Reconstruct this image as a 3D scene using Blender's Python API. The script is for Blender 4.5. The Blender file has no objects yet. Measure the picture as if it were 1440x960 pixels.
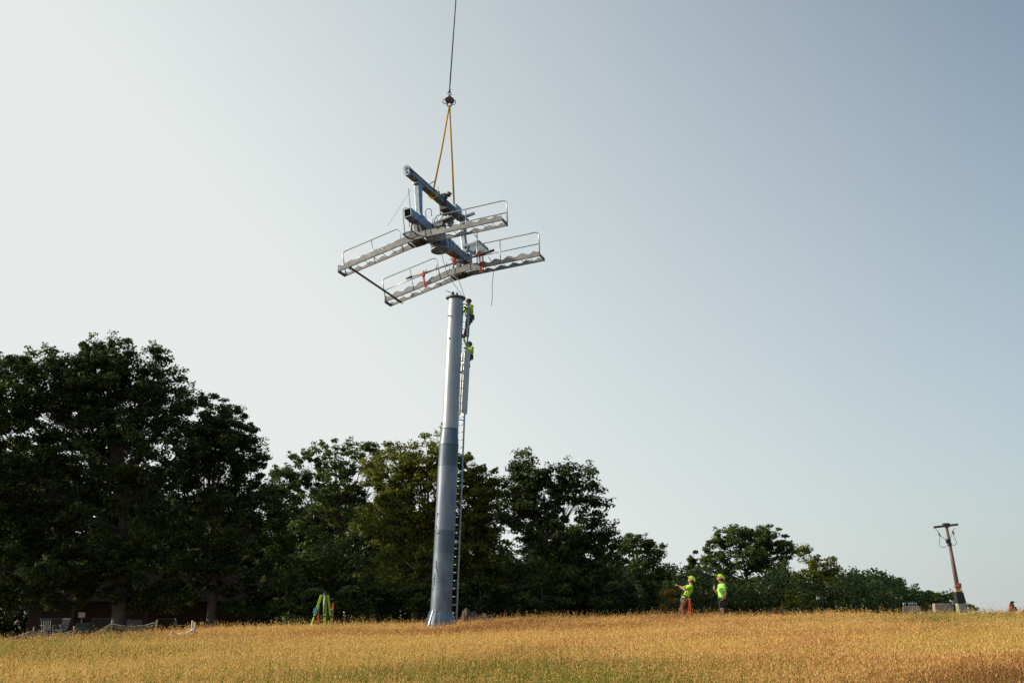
import bpy, bmesh, math, random
import numpy as np
from mathutils import Vector, Matrix, Quaternion
random.seed(7); rng = np.random.default_rng(11)
S = bpy.context.scene
COL = S.collection
R = math.radians

# ------------------------------------------------------------------ camera
F_PX = 1600.0; TH = math.atan(382/1600)
CAM = Vector((0, 0, 1.7))
FW = Vector((0, math.cos(TH), math.sin(TH))); RT = Vector((1, 0, 0)); UP = Vector((0, -math.sin(TH), math.cos(TH)))
cd = bpy.data.cameras.new('camera'); cam = bpy.data.objects.new('camera', cd); COL.objects.link(cam)
cam.location = CAM; cam.rotation_euler = (math.pi/2+TH, 0, 0)
cd.sensor_width = 36; cd.lens = 40; cd.clip_start = .1; cd.clip_end = 5000
S.camera = cam

def ray(px, py): return FW + RT*((px-720)/F_PX) + UP*((480-py)/F_PX)
def at(px, py, Y):
    d = ray(px, py); return CAM + d*(Y/d.y)
def ppm(Y, z=3.0):                       # pixels (of 1440) per metre at a depth
    return F_PX/(Y*math.cos(TH)+(z-1.7)*math.sin(TH))

# ------------------------------------------------------------------ world and sun
SUN_EL, SUN_A = R(21), R(3)
sdir = Vector((-math.cos(SUN_A)*math.cos(SUN_EL), math.sin(SUN_A)*math.cos(SUN_EL), math.sin(SUN_EL)))
w = bpy.data.worlds.new('World'); S.world = w; w.use_nodes = True
nt = w.node_tree; bg = nt.nodes['Background']
sky = nt.nodes.new('ShaderNodeTexSky'); sky.sky_type = 'NISHITA'; sky.sun_disc = False
sky.sun_elevation = SUN_EL; sky.sun_rotation = math.atan2(sdir.x, sdir.y)
sky.air_density = 1.0; sky.dust_density = 3.0; sky.ozone_density = 1.6; sky.altitude = 300
# hazy air: whiter towards the sun and towards the horizon
geo = nt.nodes.new('ShaderNodeTexCoord'); sep = nt.nodes.new('ShaderNodeSeparateXYZ'); nrmv = nt.nodes.new('ShaderNodeVectorMath'); nrmv.operation = 'NORMALIZE'
nt.links.new(geo.outputs['Generated'], nrmv.inputs[0]); nt.links.new(nrmv.outputs[0], sep.inputs[0])
dotn = nt.nodes.new('ShaderNodeVectorMath'); dotn.operation = 'DOT_PRODUCT'; dotn.inputs[1].default_value = sdir; nt.links.new(nrmv.outputs[0], dotn.inputs[0])
def mth(op, a, b, clamp=False):
    m = nt.nodes.new('ShaderNodeMath'); m.operation = op; m.use_clamp = clamp
    for i, x in enumerate((a, b)):
        if isinstance(x, (int, float)): m.inputs[i].default_value = x
        else: nt.links.new(x, m.inputs[i])
    return m.outputs[0]
low = mth('MULTIPLY', sep.outputs['Z'], -2.0); low = mth('ADD', low, 1.0, True)
tt = mth('ADD', mth('MULTIPLY', dotn.outputs['Value'], 1.1), mth('MULTIPLY', low, .67)); tt = mth('ADD', tt, .37); tt = mth('MULTIPLY', tt, .97, True)
glow = mth('ADD', mth('MULTIPLY', mth('SUBTRACT', dotn.outputs['Value'], .68, True), 1.6), 1.0)
hz = nt.nodes.new('ShaderNodeVectorMath'); hz.operation = 'SCALE'; hz.inputs[0].default_value = (5.60, 5.88, 5.74); nt.links.new(glow, hz.inputs['Scale'])
skys = nt.nodes.new('ShaderNodeVectorMath'); skys.operation = 'MULTIPLY'; skys.inputs[1].default_value = (.53, .80, .86); nt.links.new(sky.outputs['Color'], skys.inputs[0])
mixs = nt.nodes.new('ShaderNodeMix'); mixs.data_type = 'RGBA'
nt.links.new(tt, mixs.inputs['Factor']); nt.links.new(skys.outputs[0], mixs.inputs['A']); nt.links.new(hz.outputs[0], mixs.inputs['B'])
nt.links.new(mixs.outputs['Result'], bg.inputs['Color'])
bg.inputs['Strength'].default_value = .10
sl = bpy.data.lights.new('sun', 'SUN'); sl.energy = 4.2; sl.angle = R(.6); sl.color = (1.0, .83, .62)
so = bpy.data.objects.new('sun', sl); COL.objects.link(so); so.location = (-60, 0, 40)
so.rotation_euler = (-sdir).to_track_quat('-Z', 'Y').to_euler()
S.view_settings.view_transform = 'Standard'; S.view_settings.look = 'None'
S.view_settings.exposure = 0.5; S.view_settings.gamma = 1.0
S.cycles.max_bounces = 6; S.cycles.transparent_max_bounces = 8; S.cycles.use_denoising = True
S.cycles.diffuse_bounces = 3

# ------------------------------------------------------------------ materials
MATS = {}
def mat(name, col, rough=.6, metal=0, var=.15, scale=8, col2=None, bump=0, stretch=(1, 1, 1), trans=0, spec=.5, attr=None, ramp=None):
    if name in MATS: return MATS[name]
    m = bpy.data.materials.new(name); m.use_nodes = True; n = m.node_tree; b = n.nodes['Principled BSDF']
    b.inputs['Roughness'].default_value = rough; b.inputs['Metallic'].default_value = metal
    b.inputs['Specular IOR Level'].default_value = spec
    tc = n.nodes.new('ShaderNodeTexCoord'); mp = n.nodes.new('ShaderNodeMapping'); mp.inputs['Scale'].default_value = stretch
    nz = n.nodes.new('ShaderNodeTexNoise'); nz.inputs['Scale'].default_value = scale; nz.inputs['Detail'].default_value = 6
    n.links.new(tc.outputs['Object'], mp.inputs['Vector']); n.links.new(mp.outputs['Vector'], nz.inputs['Vector'])
    if attr:
        at_ = n.nodes.new('ShaderNodeAttribute'); at_.attribute_name = attr
        rp = n.nodes.new('ShaderNodeValToRGB'); cr = rp.color_ramp
        while len(cr.elements) > 1: cr.elements.remove(cr.elements[-1])
        cr.elements[0].position = ramp[0][0]; cr.elements[0].color = (*ramp[0][1], 1)
        for p, c in ramp[1:]:
            e = cr.elements.new(p); e.color = (*c, 1)
        n.links.new(at_.outputs['Fac'], rp.inputs['Fac']); out = rp.outputs['Color']
    else:
        c2 = col2 or tuple(max(0, c*(1-2.2*var)) for c in col)
        rp = n.nodes.new('ShaderNodeValToRGB'); cr = rp.color_ramp
        cr.elements[0].position = .33; cr.elements[0].color = (*c2, 1); cr.elements[1].position = .66; cr.elements[1].color = (*col, 1)
        n.links.new(nz.outputs['Fac'], rp.inputs['Fac']); out = rp.outputs['Color']
    n.links.new(out, b.inputs['Base Color'])
    if bump:
        bp = n.nodes.new('ShaderNodeBump'); bp.inputs['Strength'].default_value = bump; bp.inputs['Distance'].default_value = .02
        n.links.new(nz.outputs['Fac'], bp.inputs['Height']); n.links.new(bp.outputs['Normal'], b.inputs['Normal'])
    if trans:
        tr = n.nodes.new('ShaderNodeBsdfTranslucent'); mx = n.nodes.new('ShaderNodeMixShader'); mx.inputs['Fac'].default_value = trans
        n.links.new(out, tr.inputs['Color']); n.links.new(b.outputs[0], mx.inputs[1]); n.links.new(tr.outputs[0], mx.inputs[2])
        n.links.new(mx.outputs[0], n.nodes['Material Output'].inputs['Surface'])
    MATS[name] = m; return m

GALV = mat('galvanised steel', (.33, .385, .44), .38, .8, .16, 5)
GALV2 = mat('dull galvanised plate', (.20, .212, .222), .55, .3, .16, 4)
DARKST = mat('dark steel', (.10, .11, .12), .5, .4, .2, 10)
BLACK = mat('black rubber', (.02, .02, .022), .7)
POLE = mat('shade-darkened tower tube', (.15, .20, .265), .45, .4, col2=(.07, .105, .155), scale=2.6, stretch=(1.2, 1.2, .55))  # lower tube colour darkened to stand in for the tree shadow on it
POLE_UP = mat('upper tube steel', (.34, .38, .42), .40, .45, col2=(.25, .29, .33), scale=2, stretch=(1, 1, .4))
YSLING = mat('yellow sling', (.55, .34, .05), .8, scale=14)
MAROON = mat('maroon paint', (.075, .022, .02), .5)
CABLE = mat('wire cable', (.06, .05, .05), .5, .3)
REDORG = mat('red orange paint', (.50, .055, .03), .5)
ROPE = mat('rope', (.22, .20, .17), .9)
HIVIS = mat('hi-vis yellow green cloth', (.40, .72, .04), .8, var=.16, scale=5)
HIVIS2 = mat('hi-vis lime cloth', (.34, .78, .14), .8, var=.1, scale=5)
LIME = mat('lime paint', (.42, .72, .03), .5, var=.1)
HELMY = mat('yellow green helmet', (.55, .72, .03), .35, var=.03)
SKIN = mat('skin', (.48, .26, .17), .6, var=.05)
HAIR = mat('hair', (.03, .02, .015), .8)
DKCLOTH = mat('dark cloth', (.022, .024, .035), .9)
KHAKI = mat('khaki cloth', (.10, .085, .065), .9, col2=(.035, .03, .027), scale=14)
BROWNC = mat('brown cloth', (.10, .065, .05), .9, scale=9)
ORROPE = mat('orange rope', (.75, .09, .02), .8)
WOODP = mat('weathered wood', (.22, .165, .13), .85, col2=(.09, .07, .06), scale=6, stretch=(4, 4, .4))
STAKE = mat('bare wood', (.5, .38, .24), .8, scale=9)
CONC = mat('concrete', (.36, .30, .26), .85, col2=(.22, .18, .16), scale=5, bump=.3)
GCONC = mat('grey green concrete', (.26, .29, .24), .85, col2=(.17, .20, .17), scale=4, bump=.3)
SOIL = mat('bare soil', (.15, .085, .05), .95, col2=(.06, .035, .025), scale=2.5, bump=.8)
CHAIRM = mat('shade-darkened pale plastic', (.055, .07, .08), .8, var=.08)  # chair colour darkened to imitate the shade under the trees
WHITE = mat('white plastic', (.75, .77, .78), .5, var=.04)
NET = mat('off white netting', (.20, .21, .20), .9, col2=(.11, .115, .11), scale=12)
BARK = mat('bark', (.085, .065, .05), .9, col2=(.035, .028, .022), scale=6, stretch=(3, 3, .6), bump=.5)
PINKF = mat('pink flagging tape', (.85, .14, .10), .7)
BLUEF = mat('light blue tag', (.10, .45, .62), .6)
LOG = mat('shade-darkened brown siding', (.026, .013, .008), .95, col2=(.014, .007, .005), scale=7, stretch=(.5, .5, 6))  # board colour darkened in place of the deep shade under the trees
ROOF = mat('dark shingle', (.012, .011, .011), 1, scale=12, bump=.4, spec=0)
GLASS = mat('dark window glass', (.012, .014, .016), .35, 0, .02, spec=.2)
INSUL = mat('pale insulator', (.7, .7, .68), .4)

def leafmat(name, ramp, trans=.5):
    return mat(name, (0, 0, 0), .55, spec=.28, trans=trans, attr='tint', ramp=ramp)
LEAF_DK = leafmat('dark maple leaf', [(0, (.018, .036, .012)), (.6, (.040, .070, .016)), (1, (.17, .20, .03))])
LEAF_MD = leafmat('green leaf', [(0, (.034, .064, .014)), (.6, (.078, .125, .022)), (1, (.21, .24, .035))])
LEAF_YL = leafmat('yellow green leaf', [(0, (.056, .080, .013)), (.6, (.13, .155, .018)), (1, (.30, .28, .03))])
LEAF_OR = leafmat('turning leaf', [(0, (.08, .08, .015)), (.5, (.25, .16, .02)), (1, (.40, .20, .02))])
LEAF_RD = leafmat('rust brush', [(0, (.05, .03, .018)), (.5, (.13, .06, .03)), (1, (.2, .11, .05))], .2)
SPRUCE = leafmat('spruce needle', [(0, (.015, .035, .02)), (1, (.03, .06, .03))], .1)

# ------------------------------------------------------------------ object helpers
def link(name, data, parent=None):
    o = bpy.data.objects.new(name, data); COL.objects.link(o)
    if parent is not None: o.parent = parent
    return o
def tag(o, label=None, cat=None, group=None, kind=None):
    if label: o['label'] = label
    if cat: o['category'] = cat
    if group: o['group'] = group
    if kind: o['kind'] = kind
    return o
def thing(name, loc, label, cat, group=None, rz=0):
    o = link(name, None); o.location = loc; o.rotation_euler = (0, 0, rz); o.empty_display_size = .2
    return tag(o, label, cat, group)

class MB:
    def __init__(s): s.v = []; s.f = []; s.sm = []
    def add(s, vs, fs, smooth=False):
        k = len(s.v); s.v += [tuple(v) for v in vs]; s.f += [tuple(i+k for i in f) for f in fs]; s.sm += [smooth]*len(fs)
    def hexa(s, p):
        s.add(p, [(0, 3, 2, 1), (4, 5, 6, 7), (0, 1, 5, 4), (1, 2, 6, 5), (2, 3, 7, 6), (3, 0, 4, 7)])
    def box(s, c, d, q=None):
        c = Vector(c); h = Vector(d)/2
        P = [Vector((x*h.x, y*h.y, z*h.z)) for x, y, z in [(-1,-1,-1),(1,-1,-1),(1,1,-1),(-1,1,-1),(-1,-1,1),(1,-1,1),(1,1,1),(-1,1,1)]]
        if q is not None: P = [q @ p for p in P]
        s.hexa([c+p for p in P])
    def bar(s, a, b, wd, ht=None, up=(0, 0, 1)):
        a = Vector(a); b = Vector(b); ht = ht or wd; d = (b-a).normalized(); u = Vector(up)
        if abs(d.dot(u)) > .97: u = Vector((1, 0, 0))
        sd = d.cross(u).normalized()*wd/2; uu = sd.cross(d).normalized()*ht/2
        s.hexa([a-sd-uu, a+sd-uu, b+sd-uu, b-sd-uu, a-sd+uu, a+sd+uu, b+sd+uu, b-sd+uu])
    def tube(s, pts, r, n=8, cap=True):
        pts = [Vector(p) for p in pts]; m = len(pts); rs = r if isinstance(r, (list, tuple)) else [r]*m
        vs = []; prev = None
        for i, p in enumerate(pts):
            d = (pts[min(i+1, m-1)]-pts[max(i-1, 0)])
            d = d.normalized() if d.length > 1e-9 else Vector((0, 0, 1))
            if prev is None:
                a = d.orthogonal().normalized()
            else:
                a = prev-d*prev.dot(d); a = a.normalized() if a.length > 1e-6 else d.orthogonal().normalized()
            prev = a; b = d.cross(a)
            for k in range(n):
                t = 2*math.pi*k/n; vs.append(p+(a*math.cos(t)+b*math.sin(t))*rs[i])
        fs = [(i*n+k, i*n+(k+1) % n, (i+1)*n+(k+1) % n, (i+1)*n+k) for i in range(m-1) for k in range(n)]
        k0 = len(s.v); s.add(vs, fs, True)
        if cap:
            s.f += [tuple(k0+k for k in reversed(range(n))), tuple(k0+(m-1)*n+k for k in range(n))]; s.sm += [False, False]
    def ball(s, c, r, n=10, m=7, sc=(1, 1, 1)):
        c = Vector(c); vs = []; fs = []
        for i in range(m+1):
            t = math.pi*i/m
            for k in range(n):
                p = 2*math.pi*k/n; vs.append(c+Vector((math.sin(t)*math.cos(p)*sc[0], math.sin(t)*math.sin(p)*sc[1], math.cos(t)*sc[2]))*r)
        for i in range(m):
            for k in range(n): fs.append((i*n+k, (i+1)*n+k, (i+1)*n+(k+1) % n, i*n+(k+1) % n))
        s.add(vs, fs, True)
    def torus(s, c, R_, r, nrm=(0, 1, 0), n=20, m=6, sc=1):
        c = Vector(c); nn = Vector(nrm).normalized(); a = nn.orthogonal().normalized(); b = nn.cross(a)
        pts = [c+(a*math.cos(2*math.pi*i/n)+b*math.sin(2*math.pi*i/n)*sc)*R_ for i in range(n+1)]
        s.tube(pts, r, m)
    def build(s, name, m, parent=None, bevel=0):
        me = bpy.data.meshes.new(name); me.from_pydata(s.v, [], s.f); me.materials.append(m)
        me.polygons.foreach_set('use_smooth', s.sm); me.update()
        o = link(name, me, parent)
        if bevel:
            b = o.modifiers.new('bevel', 'BEVEL'); b.width = bevel; b.segments = 2; b.limit_method = 'ANGLE'
        return o
def spline(pts, n=8):
    pts = [Vector(p) for p in pts]; out = []
    P = [pts[0]]+pts+[pts[-1]]
    for i in range(1, len(P)-2):
        for k in range(n):
            t = k/n; a, b, c, d = P[i-1], P[i], P[i+1], P[i+2]
            out.append(.5*((2*b)+(c-a)*t+(2*a-5*b+4*c-d)*t*t+(3*b-a-3*c+d)*t**3))
    out.append(pts[-1]); return out

def npmesh(name, verts, quads, m, parent=None, tint=None, tris=None, smooth=False):
    me = bpy.data.meshes.new(name); nv = len(verts); nq = len(quads); ntri = 0 if tris is None else len(tris)
    me.vertices.add(nv); me.vertices.foreach_set('co', np.asarray(verts, dtype=np.float32).ravel())
    loops = np.asarray(quads, dtype=np.int32).ravel()
    if ntri: loops = np.concatenate([loops, np.asarray(tris, dtype=np.int32).ravel()])
    me.loops.add(len(loops)); me.loops.foreach_set('vertex_index', loops)
    me.polygons.add(nq+ntri)
    st = np.concatenate([np.arange(nq)*4, nq*4+np.arange(ntri)*3]).astype(np.int32)
    me.polygons.foreach_set('loop_start', st)
    try: me.polygons.foreach_set('loop_total', np.concatenate([np.full(nq, 4), np.full(ntri, 3)]).astype(np.int32))
    except Exception: pass
    me.materials.append(m)
    if tint is not None:
        a = me.attributes.new('tint', 'FLOAT', 'FACE'); a.data.foreach_set('value', np.asarray(tint, dtype=np.float32))
    if smooth: me.polygons.foreach_set('use_smooth', np.ones(nq+ntri, dtype=bool))
    me.update(calc_edges=True); me.validate()
    return link(name, me, parent)

# ------------------------------------------------------------------ terrain
CX = [-400, 0, 50, 100, 150, 220, 300, 450, 620, 750, 950, 1100, 1440, 1900]
CY = [905, 901, 900, 897, 893, 889, 883, 880, 875, 869, 865, 863, 863, 862]
GR = .46                                   # grass height at the crest
YC = 45.0
_cx = np.array([at(x, y, YC).x for x, y in zip(CX, CY)]); _cz = np.array([at(x, y, YC).z for x, y in zip(CX, CY)])-GR
def ground(X, Y):
    X = np.asarray(X, dtype=float); Y = np.asarray(Y, dtype=float)
    hc = np.interp(X, _cx, _cz)
    t = np.clip((Y-2)/(YC-2), 0, 1); g = t*(1.12-.12*t**2)
    z = hc*g
    d = np.maximum(Y-YC, 0)
    z = z-np.where(d < 10, .0035*d*d, .35+.07*(d-10)).clip(0, 7)
    left = np.clip((-X+2)/10, 0, 1)       # the ground stays nearly level under the trees at the left
    z = z+left*np.clip((Y-YC)/20, 0, 1)*np.clip((Y-YC)*.02, 0, .9)
    z = z+.035*np.sin(X*.7+Y*.31)*np.sin(Y*.43-X*.2)*np.clip(Y/20, 0, 1)
    return z
def G(x, y): return float(ground(x, y))

xs = np.concatenate([np.linspace(-1500, -80, 14), np.linspace(-76, 76, 110), np.linspace(80, 1500, 14)])
ys = np.concatenate([np.linspace(-300, -12, 8), np.linspace(-10, 110, 100), np.linspace(120, 3000, 22)])
XX, YY = np.meshgrid(xs, ys); V = np.stack([XX, YY, ground(XX, YY)], -1).reshape(-1, 3)
nx = len(xs); q = np.array([[j*nx+i, j*nx+i+1, (j+1)*nx+i+1, (j+1)*nx+i] for j in range(len(ys)-1) for i in range(nx-1)])
GRD = mat('field soil and thatch', (.20, .13, .05), .95, col2=(.09, .075, .03), scale=.5, bump=.5)
g = npmesh('ground', V, q, GRD, smooth=True); tag(g, kind='structure')

# ------------------------------------------------------------------ grass
def fnoise(X, Y, f, seed):
    r = np.random.default_rng(seed); z = 0
    for k in range(5):
        a = r.uniform(0, math.pi*2); s = f*r.uniform(.6, 1.7)
        z = z+np.sin((X*math.cos(a)+Y*math.sin(a)*.7)*s+r.uniform(0, 6))
    return z/3.2
def make_grass():
    rows = []
    for (y0, y1, dens) in [(12.5, 20, 720), (20, 28, 640), (28, 36, 560), (36, 45, 480), (45, 49, 400), (49, 57, 120)]:
        hw = .50*y1+3; n = int((y1-y0)*2*hw*dens)
        X = rng.uniform(-hw, hw, n); Y = rng.uniform(y0, y1, n)
        k = np.abs(X) < .48*Y+3; rows.append(np.stack([X[k], Y[k]], 1))
    P = np.concatenate(rows); X, Y = P[:, 0], P[:, 1]; n = len(X)
    pat = fnoise(X*.6, Y*1.3, .40, 3); pat2 = fnoise(X*.7, Y*1.3, 1.1, 5); pat3 = fnoise(X*.5, Y*1.6, .30, 9)
    fade = np.clip((X-14)/8, 0, 1)*np.clip((32-Y)/8, 0, 1)
    green = np.clip(.14+.42*pat+.22*pat2+.45*fade+.4*np.clip((20.5-Y)/5, 0, 1)*(.5+.5*np.sin(X*.5+1)), 0, .85)
    isg = rng.random(n) < green
    H = (.34+.07*pat2+.05*pat)*(.65+.6*rng.random(n)); H = np.where(isg, H*.92, H)
    tall = rng.random(n) < .07; H = np.where(tall, H*rng.uniform(1.15, 1.6, n), H)
    H = H*np.where(Y > YC+4, .8, 1)
    z = ground(X, Y)-.02
    a = rng.uniform(0, math.pi*2, n); W = rng.uniform(.0018, .0040, n)*(1+Y/40)*np.where(isg, 1.6, 1)
    lean = rng.uniform(.03, .34, n)*H; lean = np.where(rng.random(n) < .2, lean*2.2, lean); la = rng.normal(.3, 1.8, n)
    dx, dy = np.cos(la)*lean, np.sin(la)*lean
    ca, sa = np.cos(a)*W, np.sin(a)*W
    def pt(fx, zz, ww): return np.stack([X+dx*fx+ca*ww, Y+dy*fx+sa*ww, z+zz], 1)
    v = [pt(0, 0, -1), pt(0, 0, 1), pt(.9, H, .35), pt(.9, H, -.35)]
    nf = 4                                  # florets of an open seed head
    for k in range(nf):
        fh = H*(rng.uniform(.80, 1.05, n)+.07*k); ox, oy = rng.normal(0, .016+.0008*Y, n), rng.normal(0, .02, n)
        ln_ = rng.uniform(.010, .027, n)*(1+Y/80); wd_ = rng.uniform(.0025, .0065, n)*(1+Y/45); ang = rng.uniform(-.5, .5, n)
        ln_ = np.where(isg, ln_*.4, ln_*(1-.55*green))
        cx_, cy_ = X+dx*1.0+ox, Y+dy*1.0+oy; ca, sa = np.cos(a+k), np.sin(a+k)
        def fp(l, w_): return np.stack([cx_+l*np.sin(ang)+ca*w_, cy_+sa*w_, z+fh+l*np.cos(ang)], 1)
        v += [fp(-ln_, 0), fp(0, wd_), fp(ln_, 0), fp(0, -wd_)]
    V = np.stack(v, 1).reshape(-1, 3); m_ = 4+4*nf; b = np.arange(n)*m_
    q = np.concatenate([np.stack([b+4*k, b+4*k+1, b+4*k+2, b+4*k+3], 1) for k in range(nf+1)])
    base = np.where(isg, rng.uniform(0, .28, n), np.clip(.62+.09*np.clip((23-Y)/7, 0, 1)+.20*pat3+.10*pat2-.10*np.exp(-((X-9)/9)**2-((Y-27)/7)**2)+rng.normal(0, .10, n), .34, .92))
    headt = [np.where(isg, base, np.clip(base+.03+rng.normal(0, .10, n)+.14*np.clip(pat2, 0, 1), .35, 1)) for k in range(nf)]
    gm = mat('dry field grass', (0, 0, 0), .65, spec=.2, trans=.38, attr='tint', ramp=[
        (0, (.09, .14, .02)), (.28, (.26, .27, .035)), (.42, (.54, .38, .09)), (.58, (.80, .54, .21)), (.74, (.58, .33, .11)), (.88, (.38, .18, .06)), (1, (.20, .085, .04))])
    o = npmesh('grass', V, q, gm, tint=np.concatenate([base]+headt))
    tag(o, 'dry golden knee-high meadow grass with rusty seed heads', kind='stuff')
make_grass()

# ------------------------------------------------------------------ trees
def leaves(cent, rad, per, size, flat=.55, upb=.5):
    """leaf quads scattered through clumps; cent (n,3), rad (n,)"""
    n = len(cent)*per
    C = np.repeat(cent, per, 0); Rr = np.repeat(rad, per)
    d = rng.normal(size=(n, 3)); d /= np.linalg.norm(d, axis=1)[:, None]
    rr = rng.random(n)**.45
    off = d*(Rr*rr)[:, None]; off[:, 2] *= flat
    P = C+off
    nrm = d*.6+rng.normal(size=(n, 3))*.55+np.array([0, 0, upb]); nrm /= np.linalg.norm(nrm, axis=1)[:, None]
    t = np.cross(nrm, rng.normal(size=(n, 3))); t /= np.linalg.norm(t, axis=1)[:, None]; b = np.cross(nrm, t)
    L = size*rng.uniform(.6, 1.3, n)[:, None]; Wd = L*rng.uniform(.55, .8, n)[:, None]
    V = np.stack([P-t*L*.5, P+b*Wd*.5-t*L*.05, P+t*L*.5, P-b*Wd*.5-t*L*.05], 1).reshape(-1, 3)
    q = np.arange(n*4).reshape(-1, 4)
    cl = np.repeat(rng.random(len(cent)), per)
    tint = np.clip(.45*cl+.55*rng.random(n)**1.5, 0, 1)
    return V, q, tint

def tree(px, Y, lobes, label, lm, group=None, dens=1.0, lsize=.155, seed=0, trunk_r=.25, fork=None, cat='tree', name='tree', clump=.62, per=140, lean=0):
    """lobes: (px, py, rx, ry) crown masses as measured in the photograph; each gets real size and depth here"""
    rr = np.random.default_rng(seed+100)
    s = 1/ppm(Y)
    b0 = at(px, 860, Y); bx = b0.x; gz = G(bx, Y)
    L = []
    for l in lobes:
        c = at(l[0], l[1], Y+rr.uniform(-.12, .12)*l[2]*s*2); L.append((np.array(c), l[2]*s, l[3]*s))
    cz = [l[0][2] for l in L]
    top = max(l[0][2]+l[2] for l in L)
    fz = gz+(fork if fork else .28*(top-gz))
    root = thing(name, (bx, Y, gz-.1), label, cat, group)
    org = np.array([bx, Y, gz-.1])
    mb = MB(); F = Vector((bx+lean, Y, fz))
    O = Vector(org)
    def loc(p): return Vector(p)-O
    mid = (O+F)/2+Vector((rr.uniform(-.15, .15), rr.uniform(-.1, .1), 0))
    tl = max(L, key=lambda l: l[0][2]+l[2]); tip = Vector(tl[0])+Vector((0, 0, tl[2]*.3))
    mb.tube([loc(O), loc(O+Vector((0, 0, .4))), loc(mid), loc(F), loc((F+tip)/2+Vector((rr.uniform(-.3, .3), 0, 0))), loc(tip)],
            [trunk_r*1.35, trunk_r*1.05, trunk_r*.9, trunk_r*.68, trunk_r*.26, .02], 8)
    C = []; Rd = []
    for (c, rx, rz) in L:
        cv = Vector(c)
        # limb from the trunk axis into this lobe
        t = min(max((c[2]-rz*.5-fz)/max(tip.z-fz, .5), 0), .8); st = F.lerp(tip, t*.6)
        m2 = (st+cv)/2+Vector((0, 0, -.12*(cv-st).length))
        limb = spline([st, m2, cv], 5); r0 = trunk_r*.45*(1-.5*t)
        mb.tube([loc(p) for p in limb], [r0*(1-.75*i/(len(limb)-1)) for i in range(len(limb))], 6)
        area = math.pi*rx*rz; n = max(5, int(area*4.6*dens))
        d = rr.normal(size=(n, 3)); d /= np.linalg.norm(d, axis=1)[:, None]
        r_ = rr.uniform(.25, 1.02, n)**.6
        p = c+d*(r_[:, None])*np.array([rx, rx*.9, rz])
        p[:, 2] = np.maximum(p[:, 2], gz+.3)
        for k in range(n):
            if rr.random() < .5:
                e = limb[int(rr.integers(2, len(limb)))]; pv = Vector(p[k]); dd = pv-e
                mb.tube([loc(e), loc((e+pv)/2+Vector((0, 0, -.05*dd.length))), loc(pv)], [r0*.22, r0*.15, .008], 4, cap=False)
        C.append(p); Rd.append(rr.uniform(.45, 1.2, n)*clump)
    C = np.concatenate(C); Rd = np.concatenate(Rd)
    global rng; sv = rng; rng = rr
    V, q, t = leaves(C, Rd, per, lsize)
    # wispy end twigs break the outline
    k = rng.random(len(C)) < .35; dv = C[k]-np.array([bx, Y, (gz+top)/2]); dv /= np.linalg.norm(dv, axis=1)[:, None]
    V2, q2, t2 = leaves(C[k]+dv*(Rd[k]*.8)[:, None], Rd[k]*.5, max(8, per//5), lsize*.9)
    rng = sv
    V = np.concatenate([V, V2])-org; q = np.concatenate([q, q2+len(t)*4]); t = np.concatenate([t, t2])
    mb.build('trunk', BARK, root)
    npmesh('crown', V, q, lm, root, tint=t)
    return root

def dup(root, loc, scale, rz, label, group=None):
    r = root.copy(); COL.objects.link(r); r.location = loc; r.scale = scale; r.rotation_euler = (0, 0, rz); r['label'] = label
    if group: r['group'] = group
    for ch in root.children:
        c = ch.copy(); COL.objects.link(c); c.parent = r
    return r

tree(-30, 56, [(-40, 560, 80, 80), (12, 560, 50, 62), (0, 690, 85, 100), (-70, 700, 90, 100), (10, 800, 75, 55), (-20, 835, 50, 25), (40, 838, 40, 22)],
     'large dark tree cut off by the left edge of the photo', LEAF_DK, seed=1, trunk_r=.34)
tree(170, 58, [(60, 540, 58, 58), (148, 500, 42, 42), (110, 520, 45, 42), (140, 535, 62, 56), (205, 535, 52, 52), (235, 575, 42, 50), (262, 625, 36, 50), (150, 575, 80, 60), (110, 600, 90, 70), (190, 640, 90, 70), (60, 680, 80, 80), (150, 740, 100, 70), (100, 800, 90, 40), (190, 800, 70, 40), (90, 836, 50, 22), (165, 838, 45, 22), (225, 838, 32, 20)],
     'tallest dark broadleaf tree, its round crown highest of the row at the left', LEAF_DK, seed=2, trunk_r=.40, clump=.55)
tree(298, 60, [(290, 592, 34, 42), (325, 612, 36, 50), (305, 620, 45, 45), (345, 660, 34, 55), (285, 670, 60, 60), (365, 720, 36, 50), (310, 745, 75, 60), (330, 800, 60, 32), (270, 825, 40, 30), (385, 830, 40, 36)],
     'dark maple with a stepped right side, right of the tallest tree', LEAF_DK, seed=3, trunk_r=.30, clump=.55)
tree(392, 64, [(392, 682, 24, 32), (390, 710, 28, 42), (380, 760, 34, 50), (400, 800, 40, 40)],
     'narrow dark tree filling the notch between the tall trees and the airy one', LEAF_MD, seed=4, trunk_r=.2)
tree(478, 67, [(432, 655, 32, 28), (470, 642, 40, 28), (512, 645, 32, 28), (422, 688, 26, 24), (470, 678, 50, 30), (520, 685, 32, 30), (440, 730, 44, 30), (500, 745, 50, 40), (450, 800, 60, 40)],
     'airy pale green tree with sky showing between its limbs', LEAF_MD, seed=5, trunk_r=.24, dens=1.15, lsize=.155, clump=.42, per=85)
tree(585, 62, [(548, 660, 40, 40), (602, 648, 48, 42), (590, 700, 55, 42), (645, 672, 40, 45), (688, 702, 30, 44), (668, 700, 35, 45), (560, 730, 60, 50), (640, 750, 60, 55), (690, 780, 32, 45), (590, 800, 90, 45)],
     'broad yellow green tree directly behind the steel tower', LEAF_YL, seed=6, trunk_r=.32, dens=1.5, clump=.52, per=105)
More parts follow.
